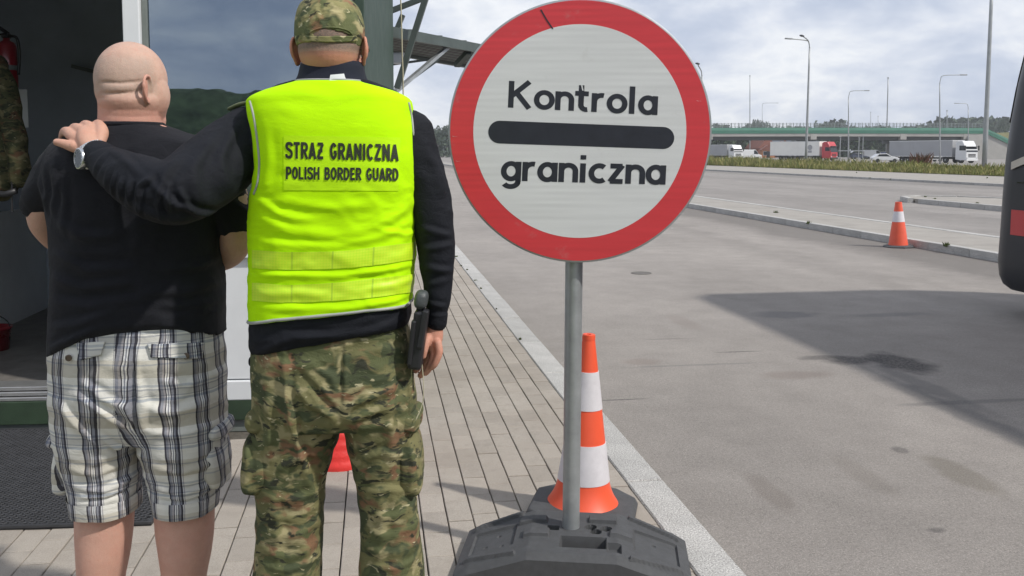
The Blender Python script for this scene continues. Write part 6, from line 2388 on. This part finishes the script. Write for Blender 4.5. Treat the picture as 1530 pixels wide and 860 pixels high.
# =================================================== the bald man
DB_ = 2.41
b0_ = Vector((P(205, HOR, DB_).x, DB_, 0))
man = thing('person', 'bald man from behind in a black t-shirt and plaid knee length shorts', 'person', b0_)
RH = Matrix.Rotation(radians(-38), 3, 'Z')
hb_ = P(196, 121, DB_ - .005)
hb_.z = P(197, 119.5, DB_).z
mb_ = head_shells(hb_,  .0780, .0950, .1000, RH, .074, -.028, -.006, .965, 1.2, .90)
for s_ in (-1, 1):
    mb_.append(ellipsoid(RH @ Vector((s_ * .038, .030, -.040)) + hb_, (.040, .054, .066), RH, 28, 18))
mb_.append(ellipsoid(P(196, 152, DB_ - .012), (.080, .083, .055), RH, 32, 18))
mb_.append(limb([(P(222, 142, DB_ + .03), .040), (P(217, 162, DB_ + .03), .046), (P(209, 172, DB_ + .02), .046)], 28, 6))
mb_.append(limb([(P(195, 150, DB_ - .008), .080), (P(194.5, 180, DB_ - .005), .0795), (P(194, 215, DB_), .088)], 32, 5))
mb_.append(loft([(185, 150, 240, .06, .06), (215, 110, 300, .08, .09), (300, 100, 315, .10, .12), (420, 100, 312, .10, .14), (520, 100, 315, .10, .11), (620, 105, 315, .08, .08)], DB_, 2.4, 40, 8)[1:])
# arms: upper arm hanging, forearm forward, hands together in front
for s, pts_ in ((-1, [pt(100, 245, DB_, 34), pt(73, 290, DB_ + .01, 28), pt(65, 318, DB_ + .02, 24), pt(70, 340, DB_ + .06, 21), pt(98, 362, DB_ + .20, 21), pt(150, 378, DB_ + .30, 17)]),
                (1, [pt(312, 245, DB_, 34), pt(340, 290, DB_ + .0, 29), pt(350, 335, DB_ + .0, 25), pt(350, 366, DB_ + .03, 23.5), pt(325, 384, DB_ + .15, 22), pt(262, 388, DB_ + .29, 17)])):
    mb_.append(limb(pts_, 24, 7))
    e = pts_[-1][0]
    tgt = P(206, 386, DB_ + .335)
    dirv = (tgt - e).normalized()
    mb_.append(limb([(e, .030), (e + dirv * .05, .036), (e + dirv * .085, .030)], 16, 4, .7))
    for k in range(4):
        o_ = Vector((0, .0, .03 - .02 * k))
        mb_.append(limb([(e + dirv * .075 + o_, .0095), (e + dirv * (.112 - .004 * abs(k - 1)) + o_ + Vector((0, .018, 0)), .009), (e + dirv * (.125 - .004 * abs(k - 1)) + o_ + Vector((0, .002, -.01)), .008)], 10, 4))
    mb_.append(limb([(e + dirv * .03 + Vector((0, -.01, .03)), .011), (e + dirv * .07 + Vector((0, -.015, .05)), .010), (e + dirv * .10 + Vector((0, -.01, .05)), .008)], 10, 4))
# legs
mb_.append(loft([(560, 100, 205, .10, .10), (680, 106, 203, .09, .095), (740, 115, 199, .078, .08), (790, 116, 196, .080, .078), (820, 118, 193, .082, .07), (870, 121, 184, .074, .06), (930, 126, 177, .058, .052), (990, 133, 172, .046, .046), (1040, 134, 172, .048, .05)], DB_, 2.1, 40, 6)[1:])
mb_.append(loft([(560, 215, 318, .10, .10), (680, 224, 320, .09, .095), (740, 231, 319, .078, .08), (790, 235, 318, .080, .078), (820, 240, 315, .082, .07), (870, 247, 306, .074, .06), (930, 252, 301, .058, .052), (990, 256, 296, .046, .046), (1040, 256, 296, .048, .05)], DB_, 2.1, 40, 6)[1:])
for cx in (153, 276):
    f0 = P(cx, HOR, DB_)
    mb_.append(limb([(Vector((f0.x, DB_ - .02, .05)), .036), (Vector((f0.x, DB_ + .12, .035)), .03)], 14, 4))
Vm, Fm, Nm = remesh(mb_, .0030, 5)
# creases of the nape, soft rolls
D = np.zeros_like(Vm)
for pts_, w_, a_ in (([(148, 123), (160, 122.5), (180, 124), (194, 122), (207, 119)], 2.3, -.0044), ([(150, 138), (165, 139.5), (185, 138.5), (196, 137), (209, 134)], 2.3, -.0044), ([(150, 131), (180, 131.5), (210, 128)], 5, .0014), ([(152, 148), (190, 149), (225, 146)], 6, .002), ([(152, 172), (195, 174), (232, 170)], 3.0, -.0012)):
    D += fold(Vm, Nm, [XZ(x, y, DB_ - .09) for x, y in pts_], rp_(w_, DB_), a_, True, 0.0)
Vm = Vm + D
xw_ = Vm - np.array(hb_)
yl = xw_ @ np.array(RH @ Vector((0, 1, 0)))
xl2 = xw_ @ np.array(RH @ Vector((1, 0, 0)))
zz2 = Vm[:, 2]
ismh = zz2 > P(0, 200, DB_).z
earb = ismh & (np.abs(xl2) > .087) & (zz2 < P(0, 100, DB_).z) & (zz2 > P(0, 162, DB_).z)
hairb = ismh * np.clip((zz2 - P(0, 150, DB_ - .09).z) / .03, 0, 1) * np.clip((.035 - yl) / .03, 0, 1) * np.clip((P(0, 78, DB_).z - zz2) / .03, .25, 1) * (~earb)
neckb = ismh & (zz2 < P(0, 140, DB_ - .09).z)
armb = (zz2 < P(0, 300, DB_).z)
legb = (zz2 < P(0, 700, DB_).z)
red_m = np.where(earb, .75, np.where(neckb, .6 * np.clip((P(0, 138, DB_ - .09).z - zz2) / .05, 0, 1) + .1, np.where(legb, .45, np.where(armb, .3, .10))))
put('body', Vm, Fm, M_skinA, man, b0_, {'red': red_m, 'hair': hairb * .62})
eyes(hb_, .0780, .0950, .1000, RH, man, b0_)

# t-shirt
tr_ = [(185, 149, 240, .086, .066), (189, 142, 247, .093, .07), (196, 122, 270, .101, .085), (204, 102, 293, .109, .10), (213, 87, 307, .118, .11), (232, 74, 322, .134, .13), (258, 70, 332, .148, .15), (300, 77, 332, .155, .165),
       (340, 81, 329, .155, .175), (380, 86, 328, .152, .185), (420, 85, 328, .150, .185), (460, 83, 330, .152, .18), (505, 81, 333, .158, .172)]
ht_x = [P(x, 500, DB_).x for x in (60, 72, 95, 120, 180, 240, 300, 337, 350)]
ht_z = [P(500, y, DB_).z for y in (550, 543, 524, 508, 477, 467, 477, 501, 504)]
te = [loft(tr_, DB_, 2.5, 84, 4, lambda x: np.interp(x, ht_x, ht_z))[1:]]
te.append(limb([pt(110, 248, DB_, 44), pt(87, 272, DB_ + .005, 41), pt(66, 296, DB_ + .015, 33), pt(59, 304, DB_ + .02, 28)], 36, 8))
te.append(limb([pt(302, 250, DB_, 44), pt(326, 280, DB_, 39), pt(345, 318, DB_, 31), pt(351, 336, DB_ + .0, 27)], 36, 8))
Vs, Fs, Ns = remesh(te, .0052, 5)
FS = [([(60, 250), (66, 290), (58, 322)], 6, .005), ([(82, 240), (86, 280), (78, 320)], 7, .005), ([(96, 250), (102, 300), (98, 350)], 7, .004), ([(45, 270), (60, 300)], 5, .004), ([(84, 330), (130, 350), (180, 352)], 8, .005), ([(82, 380), (140, 400), (210, 398)], 7, .006), ([(80, 415), (130, 428), (200, 420)], 7, .006),
      ([(79, 450), (140, 455), (230, 440)], 8, .006), ([(330, 380), (290, 400), (240, 402)], 7, .006), ([(331, 420), (280, 436), (220, 432)], 8, .006), ([(332, 460), (290, 460), (240, 452)], 7, .005), ([(76, 490), (120, 482), (180, 462)], 7, .006), ([(74, 520), (110, 506), (150, 488)], 5, .005),
      ([(322, 350), (316, 390), (322, 430)], 6, .004), ([(190, 215), (196, 290), (198, 380)], 10, -.004), ([(240, 205), (280, 222), (310, 245)], 9, .003), ([(150, 205), (118, 222), (95, 240)], 9, .003), ([(335, 300), (352, 320), (366, 330)], 5, .004), ([(260, 470), (300, 470), (332, 486)], 5, .004)]
Vs = folds(Vs, Ns, FS, DB_ - .12, 1.2)
Vs = Vs + ripple(Vs, Ns, 61, 22, .0040, (1, 1, 1.4))
put('t_shirt', Vs, Fs, M_tee, man, b0_)
V, Fc = tube_mesh([Vector(g) for g in loft([(186, 149, 240, .086, .072), (190, 147, 242, .088, .074)], DB_, 2.2, 60, 4)[0][0]] + [Vector(loft([(186, 149, 240, .086, .072), (190, 147, 242, .088, .074)], DB_, 2.2, 60, 4)[0][0][0])], .0065, 10)
put('neckband', V, Fc, M_tee, man, b0_)

# shorts
sh = [loft([(440, 96, 320, .12, .13), (480, 88, 327, .140, .14), (540, 84, 333, .158, .145), (580, 84, 335, .158, .14), (620, 85, 336, .142, .13), (650, 90, 334, .11, .11)], DB_, 2.6, 72, 4)[1:]]
sh.append(loft([(580, 86, 203, .125, .12), (620, 86, 208, .130, .12), (660, 90, 208, .120, .115), (690, 97, 207, .110, .108), (715, 104, 206, .102, .10), (738, 110, 204, .098, .098), (754, 113, 204, .096, .096)], DB_, 2.3, 60, 4)[1:])
sh.append(loft([(580, 210, 334, .125, .12), (620, 210, 336, .130, .12), (660, 213, 336, .120, .115), (690, 219, 332, .110, .108), (715, 226, 328, .102, .10), (735, 231, 324, .098, .098), (752, 233, 321, .096, .096)], DB_, 2.3, 60, 4)[1:])
Vh, Fh, Nh = remesh(sh, .0050, 5)
FH = [([(120, 585), (160, 608), (200, 640)], 6, .008), ([(125, 560), (165, 590), (200, 605)], 6, .006), ([(90, 600), (130, 640), (165, 690)], 7, .008), ([(205, 560), (198, 600), (205, 640)], 6, .006), ([(215, 560), (222, 600), (216, 640)], 6, .006), ([(222, 600), (260, 615), (310, 600)], 7, .006),
      ([(220, 640), (260, 650), (320, 640)], 7, .005), ([(95, 700), (140, 712), (200, 690)], 6, .006), ([(100, 730), (150, 738), (204, 722)], 5, .006), ([(225, 700), (270, 708), (330, 696)], 6, .006), ([(228, 735), (275, 742), (326, 730)], 5, .006), ([(208, 520), (208, 580), (209, 640)], 4, -.008),
      ([(140, 640), (170, 670), (200, 690)], 6, .006), ([(105, 752), (150, 752), (204, 742)], 3, -.005), ([(230, 752), (275, 756), (322, 748)], 3, -.005), ([(290, 540), (320, 580), (330, 640)], 6, .005), ([(240, 560), (280, 575), (330, 560)], 6, .004)]
Vh = folds(Vh, Nh, FH, DB_ - .12, 1.2)
Vh = Vh + ripple(Vh, Nh, 71, 34, .0030, (1, 1, 1.3))


def plaid_uv(V, du=0.0, dv=0.0):
    V = np.asarray([tuple(v) for v in V])
    xm = P(208.5, 600, DB_).x
    zt_, zb_ = P(0, 560, DB_).z, P(0, 775, DB_).z
    t = np.clip((zt_ - V[:, 2]) / (zt_ - zb_), 0, 1)
    xc = np.where(V[:, 0] < xm, P(143, 560, DB_).x * (1 - t) + P(156, 770, DB_).x * t, P(273, 560, DB_).x * (1 - t) + P(277, 770, DB_).x * t)
    th = np.arctan2(V[:, 0] - xc, -(V[:, 1] - DB_))
    R_ = .135 - .03 * t
    u = th * R_ + np.where(V[:, 0] < xm, 0.004, .031) + .06 * (V[:, 2] - zt_) * np.where(V[:, 0] < xm, -.6, .25)
    return {'pu': u + du, 'pv': V[:, 2] + dv}


put('shorts', Vh, Fh, M_plaid, man, b0_, plaid_uv(Vh))
bh_ = bvh_of(Vh, Fh)
for rows_ in ([(735, 107, 205.5, .1015, .101), (740, 109, 206, .1020, .102), (752, 111.5, 206, .1010, .101), (759, 112.5, 205.5, .1000, .101)],
              [(733, 229.5, 326, .1015, .101), (738, 231, 325.5, .1020, .102), (749, 232.5, 324, .1010, .101), (757, 233.5, 323, .1000, .101)]):
    gk, V, Fc = loft(rows_, DB_, 2.3, 90, 2.0)
    V = np.array([tuple(v) for v in V]); V = V + ripple(V, normals_of(V, Fc), 91, 50, .0018, (1, 1, .6))
    put('hem_cuff', V, Fc[:-2], M_plaid, man, b0_, plaid_uv(V, 0.004, .02))
for nm, q, du in (('pocket_flap', ((116, 512), (158, 510), (152, 530), (121, 538)), .02), ('pocket_flap', ((221, 514), (303, 512), (300, 536), (226, 534)), .013)):
    V, Fc = patch(bh_, *q, 30, 10, .004)
    o = put(nm, V, Fc, M_plaid, man, b0_, plaid_uv(V, du, .03))
    s = o.modifiers.new('s', 'SOLIDIFY'); s.thickness = .005; s.offset = 0
M_btn = pmat('brown_button', (0.10, 0.07, 0.05), .4)
for (x, y) in ((105, 534), (277.5, 531.5)):
    h = HIT(bh_, x, y, .005)
    if h is not None:
        mb = MB().lathe([(.0085, 0), (.0085, .003), (.006, .004), (.006, .0025), (.001, .0025)], 18)
        mb.V = [Vector((a, -c_, b)) + h - b0_ for a, b, c_ in mb.V]
        mb.build('button', M_btn, man)
cloth_pillow('cargo_pocket', [pillow(P(105, 692, DB_), (.028, .075, .080), 3, RY(8))], M_plaid, man, b0_, 81, attrs=lambda V: plaid_uv(V, .03, .04), flist=[([(84, 670), (90, 710), (92, 745)], 4, .005)])
cloth_pillow('pocket_flap', [pillow(P(97, 649, DB_ - .005), (.022, .080, .024), 3.2, RY(22))], M_plaid, man, b0_, 82, attrs=lambda V: plaid_uv(V, .05, .0))
cloth_pillow('cargo_pocket', [pillow(P(325, 684, DB_), (.025, .075, .078), 3, RY(-4))], M_plaid, man, b0_, 83, attrs=lambda V: plaid_uv(V, .03, .04))
cloth_pillow('pocket_flap', [pillow(P(330, 638, DB_), (.022, .080, .022), 3.2, RY(-14))], M_plaid, man, b0_, 84, attrs=lambda V: plaid_uv(V, .02, .0))
for cx in (153, 276):
    f0 = P(cx, HOR, DB_)
    V, Fc, Nn = remesh([limb([(Vector((f0.x, DB_ - .035, .05)), .045), (Vector((f0.x, DB_ + .08, .05)), .048), (Vector((f0.x, DB_ + .19, .040)), .042)], 20, 4),
                        limb([(Vector((f0.x, DB_ - .01, .09)), .046), (Vector((f0.x, DB_ - .01, .06)), .046)], 18, 3)], .006, 3)
    V[:, 2] = np.maximum(V[:, 2], .004)
    put('shoe', V, Fc, M_shoe, man, b0_)

# ------------------------------------------------------------------ thin summer haze
hm = bpy.data.materials.new('haze_air'); hm.use_nodes = True
ht = hm.node_tree
for n in list(ht.nodes): ht.nodes.remove(n)
ho = ht.nodes.new('ShaderNodeOutputMaterial'); hv = ht.nodes.new('ShaderNodeVolumePrincipled')
hv.inputs['Density'].default_value = 0.00036
hv.inputs['Color'].default_value = (0.90, 0.94, 1.0, 1)
ht.links.new(hv.outputs[0], ho.inputs['Volume'])
hz = MB().box((0, 0, 17), (8800, 8800, 36.5)).build('haze', hm)
tag(hz, kind='stuff')
